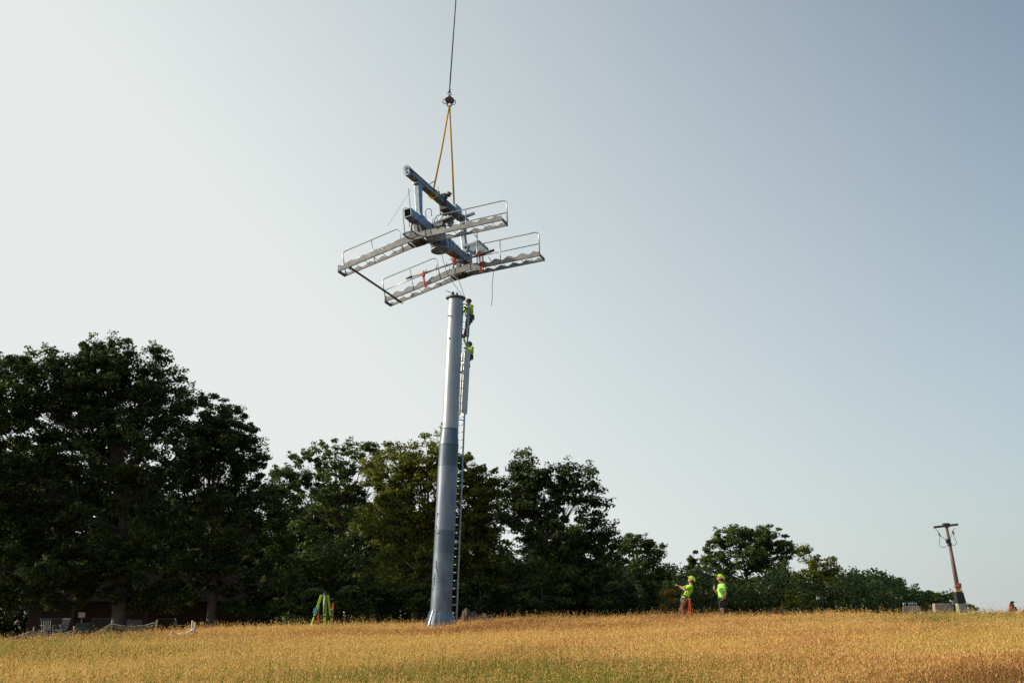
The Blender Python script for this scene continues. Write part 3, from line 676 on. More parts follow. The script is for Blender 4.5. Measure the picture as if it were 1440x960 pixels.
# catwalks
def sec(side, t, h=0):
    v = side*(CC+t*math.cos(DEL)+h*math.sin(DEL)); return v, -DD-t*math.sin(DEL)+h*math.cos(DEL)
def path():                                  # stations along the catwalk floor from left end to right end
    st = []
    for t in np.arange(LL, 0, -.055): v, w_ = sec(-1, t); st.append((v, w_, -(CC+t)))
    for v in np.arange(-CC, CC, .055): st.append((v, -DD, v))
    for t in np.arange(0, LR, .055): v, w_ = sec(1, t); st.append((v, w_, CC+t))
    v, w_ = sec(1, LR); st.append((v, w_, CC+LR)); return st
def catwalk(s, rail_u, lab):
    parts = []
    for u, lo, amp, base in ((s, .03, .055, .20), (s-WD, -.01, .05, .15)):
        m_ = MB(); vs = []; fs = []
        st = path()
        for (v, w_, a) in st:
            wav = amp*math.cos(2*math.pi*a/.56) if abs(a) > .75 else amp*.6
            if abs(a) < .95: wav = .07*(1-(abs(a)/.95)**4)+amp*.6*(abs(a)/.95)**4
            top = base+wav if abs(a) < CC+LR-.15 or a < 0 else base-.02
            for du in (-.006, .006):
                vs += [(u+du, v, w_+lo), (u+du, v, w_+lo+top)]
        n = len(st)
        for i in range(n-1):
            k = i*4; fs += [(k, k+4, k+5, k+1), (k+2, k+3, k+7, k+6), (k+1, k+5, k+7, k+3), (k, k+2, k+6, k+4)]
        fs += [(0, 1, 3, 2), ((n-1)*4, (n-1)*4+2, (n-1)*4+3, (n-1)*4+1)]
        m_.add(vs, fs)
        for i in range(n-1):                # turned-in lower flange
            m_.bar((u-.025 if u == s else u+.025, st[i][0], st[i][1]+lo), (u-.025 if u == s else u+.025, st[i+1][0], st[i+1][1]+lo), .05, .008)
        o = m_.build('side_plate', GALV2, hd); parts.append(o)
    m_ = MB()
    for i, (v, w_, a) in enumerate(path()):
        if i % 7 == 0: m_.bar((s-.05, v, w_+.03), (s-WD+.05, v, w_+.03), .008, .02)
    m_.build('grating', GALV2, hd)
    for side, t in ((-1, LL), (1, LR)):
        m_ = MB(); v, w_ = sec(side, t+.01); m_.bar((s+.01, v, w_+.05), (s-WD-.01, v, w_+.05), .02, .14)
        m_.build('end_cap', DARKST, hd)
    m_ = MB()
    for v in (-.30, -.12, .12, .30): m_.bar((s-.02, v, -DD+.0), (s-WD+.02, v, -DD+.0), .07, .05)
    m_.bar((s-.02, 0, -DD-.03), (s-WD+.02, 0, -DD-.03), .34, .012)
    m_.build('underside_bracket', DARKST, hd)
    # railings
    def P(side, t, h): v, w_ = sec(side, t, h); return Vector((rail_u, v, w_))
    for side, ta, tb, tm in ((-1, .35, LL-.05, (1.58,)), (1, .15, LR, (1.45,))):
        r_ = .16
        pts = [P(side, ta, 0), P(side, ta, HR-r_)]+[P(side, ta+r_-r_*math.cos(x), HR-r_+r_*math.sin(x)) for x in np.linspace(.3, 1.5, 4)]
        pts += [P(side, tb-r_+r_*math.cos(x), HR-r_+r_*math.sin(x)) for x in np.linspace(1.5, .3, 4)]+[P(side, tb, HR-r_), P(side, tb, 0)]
        m_ = MB(); m_.tube(pts, .021, 8); m_.tube([P(side, ta, .53), P(side, tb, .53)], .019, 8)
        for t in tm: m_.tube([P(side, t, 0), P(side, t, HR)], .019, 8)
        m_.build('railing', GALV, hd)
    m_ = MB(); uc = s-WD/2
    m_.bar((uc+.02, 0, -.15), (uc+.02, 0, -DD+.02), .20, .16, up=(0, 1, 0)); m_.box((uc, 0, -DD+.08), (WD-.03, .5, .05))
    m_.bar((uc+.1, -.14, -.2), (uc+.1, -.3, -DD+.1), .03, .08); m_.bar((uc+.1, .14, -.2), (uc+.1, .3, -DD+.1), .03, .08)
    m_.build('hanger_post', GALV2, hd, .006)
catwalk(S1, S1-WD, 'near'); catwalk(S2, S2, 'far')
v, w_ = sec(-1, 2.45)
mb = MB(); mb.tube([(S1+.02, v, w_+.02), (S2-WD-.03, v, w_+.0)], .042, 12); mb.build('spreader_tube', DARKST, hd)
for u in (S1, S2-WD): mb = MB(); mb.torus((u-.1, v, w_+.02), .055, .012, (1, 0, 0), 12); mb.build('spreader_clamp', GALV, hd)

# pipe lashed to the far catwalk
US = S2+.03
a, b = rigpt(573, 391, US), rigpt(694, 352, US)
pp = link('lever_pipe', None); pp.matrix_world = HM; tag(pp, 'long grey pipe lashed along the railing of the lower catwalk', 'pipe')
mb = MB(); mb.tube([a, b], .038, 12); mb.build('pipe', GALV2, pp)
d = (b-a).normalized(); mb = MB(); mb.tube([b-d*.6, b+d*.02], .055, 12); mb.build('end_sleeve', DARKST, pp); mb = MB(); mb.tube([a-d*.05, a+d*.22], .05, 12); mb.build('end_sleeve', DARKST, pp)
for t in (.22, .34, .46, .88):
    mb = MB(); c = a.lerp(b, t); mb.torus(c, .055, .012, d, 10); mb.tube([c, c+Vector((0, .03, .14))], .014, 6); mb.build('hose_clamp', GALV, pp)
def hoist(px0, py0, px1, py1, lab, straps=1):
    p, e = rigpt(px0, py0, US+.05), rigpt(px1, py1, US+.05)
    o = link('chain_hoist', None); o.matrix_world = HM @ Matrix.Translation(p); tag(o, lab, 'chain hoist', 'red hoists hung on the lashed pipe')
    k = e-p
    m_ = MB()
    for j in range(straps):
        of = Vector((0, .13*j, 0)); n = 9
        for i in range(n):
            c = k*(.12+.76*(i+.5)/n)+of; m_.torus(c, .038, .012, (1, 0, 0) if i % 2 else (0, 1, 0), 10, 5, 1.3)
    m_.build('chain', REDORG, o)
    m_ = MB(); m_.tube([Vector((-.05, 0, -.02)), Vector((.06, 0, -.02))], .075, 12); m_.tube([Vector((0, 0, 0)), Vector((0, -.22, .06))], .013, 6); m_.build('hoist_body', REDORG, o)
    m_ = MB(); m_.torus(Vector((0, .04, .06)), .075, .02, (0, 1, 0), 12); m_.build('top_hook', REDORG, o)
    m_ = MB(); m_.tube(spline([k*.86, k*.95+Vector((0, .07, 0)), k+Vector((0, .03, -.05)), k+Vector((0, -.05, -.01))], 5), .026, 6)
    m_.box(k*.9, (.07, .10, .09)); m_.build('load_hook', REDORG, o)
hoist(595, 386, 598, 402, 'bright red chain hoist, leftmost, with its lever on the lower catwalk')
hoist(674, 358, 676, 381, 'dark red pair of hoist chains hanging at the right railing end', 2)
hoist(638, 365, 639, 371, 'small rusty red hoist at the middle of the pipe under the crossarm')

# slings, hook, cable
HK = at(632, 141, 42.9)
s1 = HM @ Vector((2.15, 0, HH)); s2 = HM @ Vector((.28, .02, HH+.2))
def sling(P, lab, basket):
    o = thing('sling', P, lab, 'sling', 'yellow slings under the hook')
    T = HK+Vector((0, 0, -.28))-P
    m_ = MB(); mid_ = T*.5+Vector((.01, 0, -.02))
    m_.tube([Vector((0, 0, .08)), mid_+Vector((.0, 0, 0)), T+Vector((0, 0, .05))], .038, 8)
    m_.build('webbing', YSLING, o)
    m_ = MB(); m_.torus(Vector((0, 0, -.02)) if basket else Vector((0, 0, .03)), .19 if basket else .09, .032, U_ if basket else (1, 0, 0), 16, 8); m_.build('choker_loop', YSLING, o)
sling(s1, 'yellow lifting sling, the left leg, choked round the top beam', True)
sling(s2, 'yellow lifting sling, the right leg, down to the steel box', False)
hk = thing('crane_hook', HK, 'maroon hook block with shackles at the end of the wire cable', 'hook')
mb = MB(); mb.tube([(-.08, -.07, 0), (-.08, .07, 0)], .10, 14); mb.tube([(.09, -.06, -.02), (.09, .08, -.02)], .11, 14); mb.ball((0, 0, .09), .10, sc=(1.3, .8, .8)); mb.build('hook_block', MAROON, hk)
mb = MB(); mb.torus((-.17, 0, -.06), .10, .016, (0, 1, .2), 16); mb.torus((.15, 0, -.10), .11, .016, (.2, 1, 0), 16); mb.torus((0, 0, -.2), .09, .028, (0, 1, 0), 14); mb.build('shackle', DARKST, hk)
mb = MB(); mb.torus((0, 0, .28), .055, .018, (0, 1, 0), 12, 6, 1.5); mb.tube([(0, 0, .33), (.01, 0, .62)], [.05, .022], 8); mb.tube([(0, 0, .16), (0, 0, .24)], .04, 8); mb.build('swivel', DARKST, hk)
top = at(641, 0, 42.9); dv = top-HK
cb = thing('hoist_cable', HK+Vector((.01, 0, .62)), 'thin dark wire cable running up out of the picture', 'cable')
c0 = HK+Vector((.01, 0, .62)); mb = MB(); mb.tube([(0, 0, 0), top-c0, (HK+dv*5)-c0], .026, 8); cbo = mb.build('wire', CABLE, cb)

def line(name, pts, r, m, lab, cat, group=None):
    o0 = Vector(pts[0]); o = MB(); o.tube([Vector(p)-o0 for p in spline(pts, 6)], r, 6); ob = o.build(name, m); ob.location = o0
    return tag(ob, lab, cat, group)
TOPW = at(651, 417, 44); TOPW2 = at(654, 419, 44.2)
line('tag_line', [HM @ rigpt(620.6, 353, 2.3), HM @ rigpt(629, 384, 1.6), TOPW], .010, ROPE, 'thin rope from the head down to the tower top, left one of two', 'rope', 'ropes to the tower top')
line('tag_line', [HM @ rigpt(634, 361, 1.7), HM @ rigpt(645, 393.5, 1.2), TOPW2], .010, ROPE, 'thin rope from the head down to the tower top, right one of two', 'rope', 'ropes to the tower top')
line('dangling_cord', [HM @ rigpt(694, 382, .35), HM @ rigpt(692, 402, .35), HM @ rigpt(692.5, 414, .35), HM @ rigpt(691, 430, .35)], .013, ROPE, 'loose cord dangling under the right half of the lower catwalk', 'cord')
line('guy_wire', [HM @ rigpt(578, 267, 3.7), HM @ rigpt(545, 318, 3.7)], .006, ROPE, 'faint wire slanting from the top beam to the upper left railing', 'wire')
line('short_cord', [HM @ rigpt(687, 361, .6), HM @ rigpt(693, 371, .6)], .012, BLACK, 'short dark strap slanting beside the dark red hoist chains', 'strap')
line('short_cord', [HM @ rigpt(633, 372, .7), HM @ rigpt(631.5, 382, .7)], .012, BLACK, 'short dark strap hanging under the middle of the pipe', 'strap')

# ------------------------------------------------------------------ people
DG = None
def remesh(mb, name, m, parent, vox=.011, smooth=2):
    me = bpy.data.meshes.new(name); me.from_pydata(mb.v, [], mb.f); me.update()
    o = bpy.data.objects.new('tmp', me); COL.objects.link(o)
    r = o.modifiers.new('r', 'REMESH'); r.mode = 'VOXEL'; r.voxel_size = vox
    s_ = o.modifiers.new('s', 'SMOOTH'); s_.iterations = smooth; s_.factor = .5
    dg = bpy.context.evaluated_depsgraph_get(); me2 = bpy.data.meshes.new_from_object(o.evaluated_get(dg))
    bpy.data.objects.remove(o); bpy.data.meshes.remove(me)
    me2.name = name; me2.materials.clear(); me2.materials.append(m)
    me2.polygons.foreach_set('use_smooth', [True]*len(me2.polygons))
    return link(name, me2, parent)
def cap(mb, a, b, ra, rb, sc=None):
    a, b = Vector(a), Vector(b); d = b-a; n = max(3, int(d.length/.05)); 
    mb.ball(a, ra, 12, 8); mb.ball(b, rb, 12, 8); mb.tube([a, b], [ra, rb], 12)
def ell(mb, c, ax, rx, ry, rz, fr):
    """ellipsoid with axes: fr = (x,y,z) vectors"""
    c = Vector(c); n, m = 14, 10; vs = []; fs = []
    for i in range(m+1):
        t = math.pi*i/m
        for k in range(n):
            p = 2*math.pi*k/n
            vs.append(c+fr[0]*(rx*math.sin(t)*math.cos(p))+fr[1]*(ry*math.sin(t)*math.sin(p))+fr[2]*(rz*math.cos(t)))
    for i in range(m):
        for k in range(n): fs.append((i*n+k, (i+1)*n+k, (i+1)*n+(k+1) % n, i*n+(k+1) % n))
    mb.add(vs, fs)
def person(origin, face, J, label, shirt, legs, helm, shorts=False, sleeves='short', gloves=False, boots=BLACK, eyesdir=(1, 0, .2), group=None, harness=True):
    """J: joints in the body's own frame (f forward, s to the left, z up)"""
    root = thing('person', origin, label, 'person', group)
    f = Vector(face).normalized(); s = Vector((0, 0, 1)).cross(f)
    def W(p): return f*p[0]+s*p[1]+Vector((0, 0, p[2]))
    j = {k: W(v) for k, v in J.items()}
    hdv = W(eyesdir).normalized(); hl = s; hu = hdv.cross(hl).normalized()
    if hu.z < 0: hu = -hu
    hfr = (hdv, hl, hu)
    m = MB(); H = j['head']
    ell(m, H, 0, .098, .076, .12, hfr)                                    # skull
    ell(m, H+hdv*.025-hu*.05, 0, .07, .06, .07, hfr)                     # jaw
    cap(m, H+hdv*.085-hu*.0, H+hdv*.112-hu*.03, .012, .016)              # nose
    for e in (-1, 1):
        ell(m, H+hl*.076*e-hu*.01-hdv*.005, 0, .022, .012, .033, hfr)
    cap(m, H+hdv*.088-hu*.062-hl*.02, H+hdv*.088-hu*.062+hl*.02, .010, .010)
    cap(m, H+hdv*.082+hu*.022-hl*.03, H+hdv*.082+hu*.022+hl*.03, .014, .014)
    cap(m, H-hu*.08-hdv*.02, j['neck'], .058, .062)
    ch, pe = j['chest'], j['pelvis']; ax = (ch-pe).normalized()
    bf = s.cross(ax).normalized()
    if bf.dot(f) < 0: bf = -bf
    fr = (bf, s, ax)
    def torso(m, g):
        ell(m, ch, 0, .125+g, .185+g, .22+g, fr); ell(m, (ch+pe)/2, 0, .115+g, .155+g, .22+g, fr)
        for e in 'LR': cap(m, ch+ax*.12, j['sh'+e], .075+g, .062+g)
    torso(m, 0); ell(m, pe, 0, .12, .165, .13, fr)
    for e in 'LR':
        cap(m, j['sh'+e], j['el'+e], .053, .041); cap(m, j['el'+e], j['wr'+e], .042, .028)
        cap(m, j['hip'+e], j['kn'+e], .088, .057); cap(m, j['kn'+e], j['an'+e], .058, .038)
        cap(m, j['kn'+e].lerp(j['an'+e], .25)-f*.015, j['kn'+e].lerp(j['an'+e], .5), .056, .04)
        cap(m, j['an'+e]-Vector((0, 0, .04)), j['an'+e]-Vector((0, 0, .055))+W((.15, 0, 0)), .042, .034)
        # hand
        wr = j['wr'+e]; hd_ = j['ha'+e]-wr; hd_.normalize(); sg = 1 if e == 'L' else -1
        pn = hd_.cross(s*1.0); pn = pn.normalized() if pn.length > .2 else hd_.cross(f).normalized()
        wd = hd_.cross(pn).normalized()
        ell(m, wr+hd_*.055, 0, .05, .04, .018, (hd_, wd, pn))
        for i, ln_ in enumerate((.062, .072, .068, .052)):
            b0 = wr+hd_*.09+wd*(-.032+.0213*i); b1 = b0+hd_*ln_*.55-pn*.008; b2 = b1+hd_*ln_*.3-pn*ln_*.42
            cap(m, b0, b1, .0095, .009); cap(m, b1, b2, .009, .0078)
        t0 = wr+hd_*.03-wd*.03; t1 = t0+hd_*.035-wd*.03; cap(m, t0, t1, .013, .011); cap(m, t1, t1+hd_*.03-pn*.012, .011, .009)
    remesh(m, 'body', SKIN, root, .0085, 1)
    m = MB()
    for e in (-1, 1): m.ball(H+hdv*.088+hl*.03*e+hu*.002, .013, 8, 6)
    m.build('eyes', BLACK, root)
    # shirt
    m = MB(); torso(m, .016)
    ell(m, pe+ax*.07, 0, .135, .175, .10, fr)
    for e in 'LR':
        a, b = j['sh'+e], j['el'+e]
        cap(m, a, a.lerp(b, .62 if sleeves == 'short' else 1), .070, .058 if sleeves == 'short' else .054)
        if sleeves == 'long': cap(m, b, b.lerp(j['wr'+e], .92), .054, .04)
    remesh(m, 'shirt', shirt, root, .012, 3)
    # trousers
    m = MB(); ell(m, pe-ax*.01, 0, .142, .185, .135, fr)
    for e in 'LR':
        a, b, c = j['hip'+e], j['kn'+e], j['an'+e]
        if shorts: cap(m, a, a.lerp(b, .40), .106, .104)
        else: cap(m, a, b, .104, .075); cap(m, b, b.lerp(c, .95), .075, .062)
    remesh(m, 'shorts' if shorts else 'trousers', legs, root, .012, 3)
    for e in 'LR':
        m = MB(); a = j['an'+e]; cap(m, a+Vector((0, 0, .08)), a-Vector((0, 0, .03)), .055, .055); fa = W((.17, 0, 0))
        cap(m, a-Vector((0, 0, .045)), a-Vector((0, 0, .05))+fa, .052, .043); remesh(m, 'boot', boots, root, .012, 2)
        if gloves:
            m = MB(); wr = j['wr'+e]; hd_ = (j['ha'+e]-wr).normalized(); cap(m, wr-hd_*.03, wr+hd_*.08, .042, .045); remesh(m, 'glove', BLACK, root, .012, 1)
    # helmet: shell dome with brim and chin strap
    m = MB(); vs = []; fs = []; n = 18
    for i in range(8):
        t = (math.pi/2+.12)*i/7
        for k in range(n):
            p = 2*math.pi*k/n; vs.append(H-hdv*.012+hu*.022+hdv*(.142*math.sin(t)*math.cos(p))+hl*(.118*math.sin(t)*math.sin(p))+hu*(.125*math.cos(t)))
    for i in range(7):
        for k in range(n): fs.append((i*n+k, (i+1)*n+k, (i+1)*n+(k+1) % n, i*n+(k+1) % n))
    m.add(vs, fs, True); m.add([H+hu*.035+hdv*.12-hl*.08, H+hu*.035+hdv*.12+hl*.08, H+hu*.02+hdv*.175+hl*.05, H+hu*.02+hdv*.175-hl*.05,
                                 H+hu*.047+hdv*.12-hl*.08, H+hu*.047+hdv*.12+hl*.08, H+hu*.028+hdv*.175+hl*.05, H+hu*.028+hdv*.175-hl*.05],
                                [(0, 3, 2, 1), (4, 5, 6, 7), (0, 1, 5, 4), (1, 2, 6, 5), (2, 3, 7, 6), (3, 0, 4, 7)])
    for k in (-1, 0, 1): m.tube([H-hdv*.11+hu*.10+hl*.03*k, H-hdv*.02+hu*.150+hl*.03*k, H+hdv*.08+hu*.118+hl*.03*k], .006, 5)
    hm = m.build('helmet', helm, root)
    m = MB(); m.tube(spline([H+hl*.108+hu*.0, H+hl*.075+hdv*.03-hu*.1, H+hdv*.05-hu*.125, H-hl*.075+hdv*.03-hu*.1, H-hl*.108], 5), .007, 5); m.build('chin_strap', BLACK, root)
    m = MB(); ell(m, H-hdv*.035-hu*.02, 0, .085, .085, .075, hfr); m.build('hair', HAIR, root)
    if harness:
        m = MB(); nn = 20; c = pe+ax*.10
        m.tube([c+bf*(.16*math.cos(2*math.pi*i/nn))+s*(.2*math.sin(2*math.pi*i/nn)) for i in range(nn+1)], .03, 8)
        for e in 'LR':
            sg = 1 if e == 'L' else -1
            m.tube(spline([c+s*.12*sg+bf*.14, ch+s*.12*sg+bf*.15, ch+ax*.19+s*.11*sg, ch+s*.06*sg-bf*.15, c-bf*.15], 5), .017, 6)
            hp = j['hip'+e].lerp(j['kn'+e], .3); dd = (j['kn'+e]-j['hip'+e]).normalized(); m.torus(hp, .112, .02, dd, 16, 6)
        m.build('harness', BLACK, root)
        m = MB()
        m.box(c+s*.2-bf*.02-ax*.12, (.12, .10, .2)); m.build('tool_pouch', BROWNC, root, .015); m = MB(); m.box(c-s*.2-bf*.05-ax*.13, (.11, .1, .2)); m.tube([c-s*.2-ax*.02, c-s*.22-ax*.35], .014, 6)
        m.build('tool_pouch', BROWNC, root, .015)
    return root

def gnd(px, Y, dz=0): p = at(px, 862, Y); return Vector((p.x, Y, G(p.x, Y)+dz))
# left ground worker: leaning back, both arms out in front, coil of orange rope at the hip
K = 45.2; oA = at(964, 874, K); oA = Vector((oA.x, K, G(oA.x, K)))
zA = lambda py: at(964, py, K).z-oA.z
print('person A scale', zA(808), zA(838))
hA = zA(807)                     # crown height above the ground
k_ = hA/1.90
def sc(J, k): return {a: (b[0]*k, b[1]*k, b[2]*k) for a, b in J.items()}
JA = dict(head=(-.27, 0, 1.70), neck=(-.25, 0, 1.55), chest=(-.16, 0, 1.32), pelvis=(.02, 0, .99),
          shL=(-.20, .19, 1.46), elL=(.05, .24, 1.34), wrL=(.19, .10, 1.47), haL=(.28, .05, 1.50),
          shR=(-.20, -.19, 1.46), elR=(.06, -.24, 1.40), wrR=(.21, -.06, 1.49), haR=(.29, -.01, 1.53),
          hipL=(.04, .10, .93), knL=(.22, .13, .52), anL=(.14, .14, .09), hipR=(-.02, -.10, .93), knR=(-.02, -.13, .50), anR=(-.12, -.15, .09))
pA = person(oA, (-1, -.12, 0), JA, 'ground worker leaning back with arms raised in front and orange rope at the hip', HIVIS, KHAKI, HELMY, eyesdir=(1, 0, .75))
pA.scale = (k_, k_, k_)
rp = thing('rope_coil', oA+Vector((.05, -.26, .98*k_)), 'coil of orange rope hanging from the leaning worker', 'rope')
mb = MB()
for i in range(3):
    d = .016*i; mb.tube(spline([(.10-d, -.01*i, .05), (.12-d, -.04, -.22), (.06+d*.5, -.03, -.50-d), (-.08, -.03+.01*i, -.58-d), (-.22+d, -.02, -.48-d), (-.20+d, 0, -.28), (-.02, 0, .0), (.10-d, -.01*i, .05)], 6), .011, 6)
for i in range(2): mb.tube(spline([(.11-.02*i, -.05, .05), (.13-.02*i, -.06, -.35), (.07-.025*i, -.06, -.64-.03*i), (.04, -.05, -.5), (.07, -.04, -.1)], 5), .011, 6)
mb.build('coil', ORROPE, rp); mb = MB(); mb.tube([(.03, .0, .04), (.16, -.02, .02)], .03, 8); mb.torus((.08, 0, .06), .04, .01, (0, 1, 0), 10); mb.build('carabiner', DARKST, rp)
# right ground worker
K2 = 45.4; oB = at(1016, 874, K2); oB = Vector((oB.x, K2, G(oB.x, K2))); kb = (at(1016, 805, K2).z-oB.z)/1.90
JB = dict(head=(.02, 0, 1.72), neck=(-.03, 0, 1.55), chest=(-.02, 0, 1.30), pelvis=(-.02, 0, .97),
          shL=(-.03, .19, 1.45), elL=(-.06, .27, 1.17), wrL=(.03, .20, .98), haL=(.10, .16, .94),
          shR=(-.03, -.19, 1.45), elR=(.06, -.22, 1.20), wrR=(.23, -.12, 1.36), haR=(.22, -.05, 1.45),
          hipL=(.0, .10, .92), knL=(.05, .11, .50), anL=(-.04, .12, .09), hipR=(-.02, -.10, .92), knR=(-.05, -.11, .50), anR=(-.14, -.12, .09))
pB = person(oB, (-1, -.2, 0), JB, 'ground worker in shorts looking up, one hand held at the chest', HIVIS2, DKCLOTH, HELMY, shorts=True, eyesdir=(1, 0, .6), harness=False)
pB.scale = (kb, kb, kb)
mb = MB()
for sgn in (-1, 1): mb.bar((-.10 if sgn > 0 else .10, .15, 1.25), (.02, -.19*1, 1.10), .05, .01) if False else None
# climbers on the ladder (tower frame mapped to the world)
lnW = (TM.to_3x3() @ ln); fc = -Vector((lnW.x, lnW.y, 0)).normalized()
def ladW(py, out=0, side=0):
    z = axis_at(py); return TM @ (ladc(z)+ln*out+lt*side+Vector((0, 0, z)))
def climber(py_feet, J, k, **kw):
    o = ladW(py_feet, 0); r = person(o, fc, J, **kw); r.scale = (k, k, k); return r
kc = (ladW(419).z-ladW(477).z)/1.86
JC = dict(head=(-.30, .0, 1.66), neck=(-.36, 0, 1.52), chest=(-.36, 0, 1.27), pelvis=(-.38, 0, .93),
          shL=(-.34, .19, 1.42), elL=(-.20, .27, 1.16), wrL=(-.02, .14, 1.30), haL=(.06, .12, 1.36),
          shR=(-.34, -.19, 1.42), elR=(-.20, -.30, 1.18), wrR=(-.02, -.15, 1.42), haR=(.06, -.14, 1.48),
          hipL=(-.36, .10, .88), knL=(-.16, .14, .52), anL=(-.10, .12, .10), hipR=(-.36, -.10, .88), knR=(-.30, -.14, .46), anR=(-.10, -.12, .10))
HELM1 = mat('maroon helmet', (.09, .02, .025), .4, var=.05); HELM2 = mat('navy helmet', (.02, .03, .05), .4, var=.05)
climber(471, {k: (v[0]+(.08 if k not in ('anL', 'anR') else 0), v[1], v[2]) for k, v in JC.items()}, kc, label='upper climber in maroon helmet at the very top of the tower ladder', shirt=HIVIS, legs=BROWNC, helm=HELM1, sleeves='short', gloves=True, eyesdir=(1, -.1, -.15))
JD = dict(head=(-.44, -.06, 1.50), neck=(-.44, -.03, 1.36), chest=(-.44, 0, 1.12), pelvis=(-.38, .0, .80),
          shL=(-.42, .19, 1.27), elL=(-.22, .30, 1.06), wrL=(-.03, .18, 1.18), haL=(.05, .15, 1.20),
          shR=(-.40, -.16, 1.30), elR=(-.22, -.14, 1.58), wrR=(-.06, -.08, 1.82), haR=(.0, -.06, 1.92),
          hipL=(-.36, .10, .76), knL=(-.06, .16, .56), anL=(-.10, .12, .10), hipR=(-.36, -.10, .76), knR=(-.48, -.14, .40), anR=(-.12, -.12, .10))
kd = (ladW(466).z-ladW(521).z)/1.93
climber(521, JD, kd, label='lower climber in navy helmet reaching one arm up the ladder', shirt=HIVIS, legs=DKCLOTH, helm=HELM2, sleeves='long', gloves=True, eyesdir=(1, 0, .45))

# ------------------------------------------------------------------ survey tripod and stakes
def stake(px, top, Y, r, m, lab, flag=None, lean=(0, 0), name='stake', low=.1):
    b = gnd(px, Y, -low); t = at(px+lean[0], top, Y)
    o = thing(name, b, lab, name.replace('_', ' '))
    mb = MB(); h = t-b; mb.bar((0, 0, 0), h*.98, r, r*.6); mb.build('shaft', m, o)
    if flag:
        mb = MB(); z0 = flag[0]; z1 = flag[1]; c0 = h*z0; c1 = h*z1
        for k in range(3): mb.bar(c0+Vector((.012*k-.012, -.02, 0)), c1+Vector((-.03+.03*k, -.03-.01*k, 0)), .028, .006, up=(0, 1, 0))
        mb.build('flagging', flag[2], o)
    return o
YT = 43.6
tr = thing('survey_tripod', gnd(456, YT), 'lime green survey tripod standing in the grass', 'tripod')
o_ = Vector(tr.location); th_ = at(457, 836, YT)-o_
for (bx, by, tx) in ((433, -.25, 452), (457.5, -.45, 456.5), (469, .25, 461)):
    e = at(bx, 881, YT+by)-o_; e.z = min(e.z, .1); s0 = th_+Vector(((tx-457)/ppm(YT), 0, 0)); mb = MB(); d = e-s0; m_ = s0+d*.52
    sd = Vector((.025, 0, 0)) if bx != 457.5 else Vector((.045, 0, 0))
    mb.bar(s0+sd, m_+sd*.9, .020, .03); mb.bar(s0-sd, m_-sd*.9, .020, .03); mb.bar(m_-d*.04, e, .05 if bx != 457.5 else .075, .035)
    lg = mb.build('leg', LIME, tr)
    mb = MB(); mb.box(m_-d*.0, (.10, .08, .05)); mb.box(s0+d*.9, (.07, .06, .03)); mb.tube([e, e-Vector((0, 0, .12))], [.02, .005], 6); mb.build('leg_clamp', BLACK, lg)
mb = MB(); mb.tube([th_, th_+Vector((0, 0, .04))], .085, 16); mb.tube([th_+Vector((0, 0, .04)), th_+Vector((0, 0, .11))], [.04, .012], 12); mb.build('head_plate', DARKST, tr)
mb = MB(); e1 = th_+Vector((.0, -.12, -.02)); mb.tube([e1, e1-Vector((0, 0, .55))], .014, 6); mb.build('strap', WHITE, tr)
tg = thing('tag', at(443.5, 857, YT-.15), 'light blue square tag hanging on the left tripod leg', 'tag')
mb = MB(); mb.box((0, -.03, -.04), (.15, .03, .17), Quaternion((0, 1, 0), .2)); mb.box((.03, -.05, .07), (.07, .03, .06)); tgo = mb.build('tag_sheet', BLUEF, tg)
stake(446, 848, 44.3, .03, STAKE, 'wooden stake with pink red flagging, left of the tripod centre leg', (.72, .50, PINKF), (3, 0))
stake(468, 847, 44.3, .028, STAKE, 'wooden stake with red tip right of the tripod', (.99, .84, PINKF), (.5, 0))
stake(741, 857, 46, .05, STAKE, 'short pale stake in the grass right of the earth heap', None)
stake(748, 864, 45.5, .06, mat('red brown wood', (.3, .1, .06), .8), 'short red brown stake right of the pale one', None)
stake(1383.5, 855, 45.5, .05, STAKE, 'bare wooden stake right of the leaning pole', None)
stake(1420, 848, 46, .09, mat('red stake paint', (.75, .03, .03), .6), 'bright red stake near the right edge', (.95, .5, REDORG))

# earth heaps
def heap(pts, Y, m, lab, name='earth_heap', depth=1.2, jag=.06, cat='earth heap'):
    n = len(pts); W0 = [at(p[0], p[1], Y) for p in pts]; vs = []; fs = []; nd = 9; M_ = 5
    X = np.linspace(W0[0].x, W0[-1].x, n*M_); Zt = np.interp(X, [p.x for p in W0], [p.z for p in W0])
    for i, x in enumerate(X):
        gz = G(x, Y)-.1
        for k in range(nd):
            t = k/(nd-1)*2-1; h = (Zt[i]-gz)*(1-abs(t)**1.7)*math.sqrt(max(0, min(1, 6*min(i, len(X)-1-i)/len(X))))
            vs.append((x+random.uniform(-jag, jag)*.5, Y+t*depth+random.uniform(-jag, jag), gz+h*.93+.05*math.sin(i*.9+k*1.7)*h+random.uniform(-jag, jag)*.4))
    for i in range(len(X)-1):
        for k in range(nd-1): fs.append((i*nd+k, (i+1)*nd+k, (i+1)*nd+k+1, i*nd+k+1))
    o0 = Vector((X.mean(), Y, G(X.mean(), Y))); mb = MB(); mb.add([Vector(v)-o0 for v in vs], fs, False); o = mb.build(name, m); o.location = o0
    return tag(o, lab, cat)
MUD = mat('stony earth', (.065, .042, .033), .95, col2=(.028, .02, .016), scale=4, bump=1)
heap([(640, 868), (650, 856), (656, 852), (664, 857), (675, 860), (690, 862), (702, 868)], 47, MUD, 'brown earth and brush heap just right of the tower foot')
heap([(1284, 866), (1296, 858), (1306, 857), (1316, 860), (1324, 866)], 48.5, SOIL, 'dark soil heap between the two concrete blocks')
heap([(1426, 868), (1434, 858), (1442, 853), (1460, 848), (1490, 856), (1520, 866)], 50, SOIL, 'reddish soil bank at the right edge')
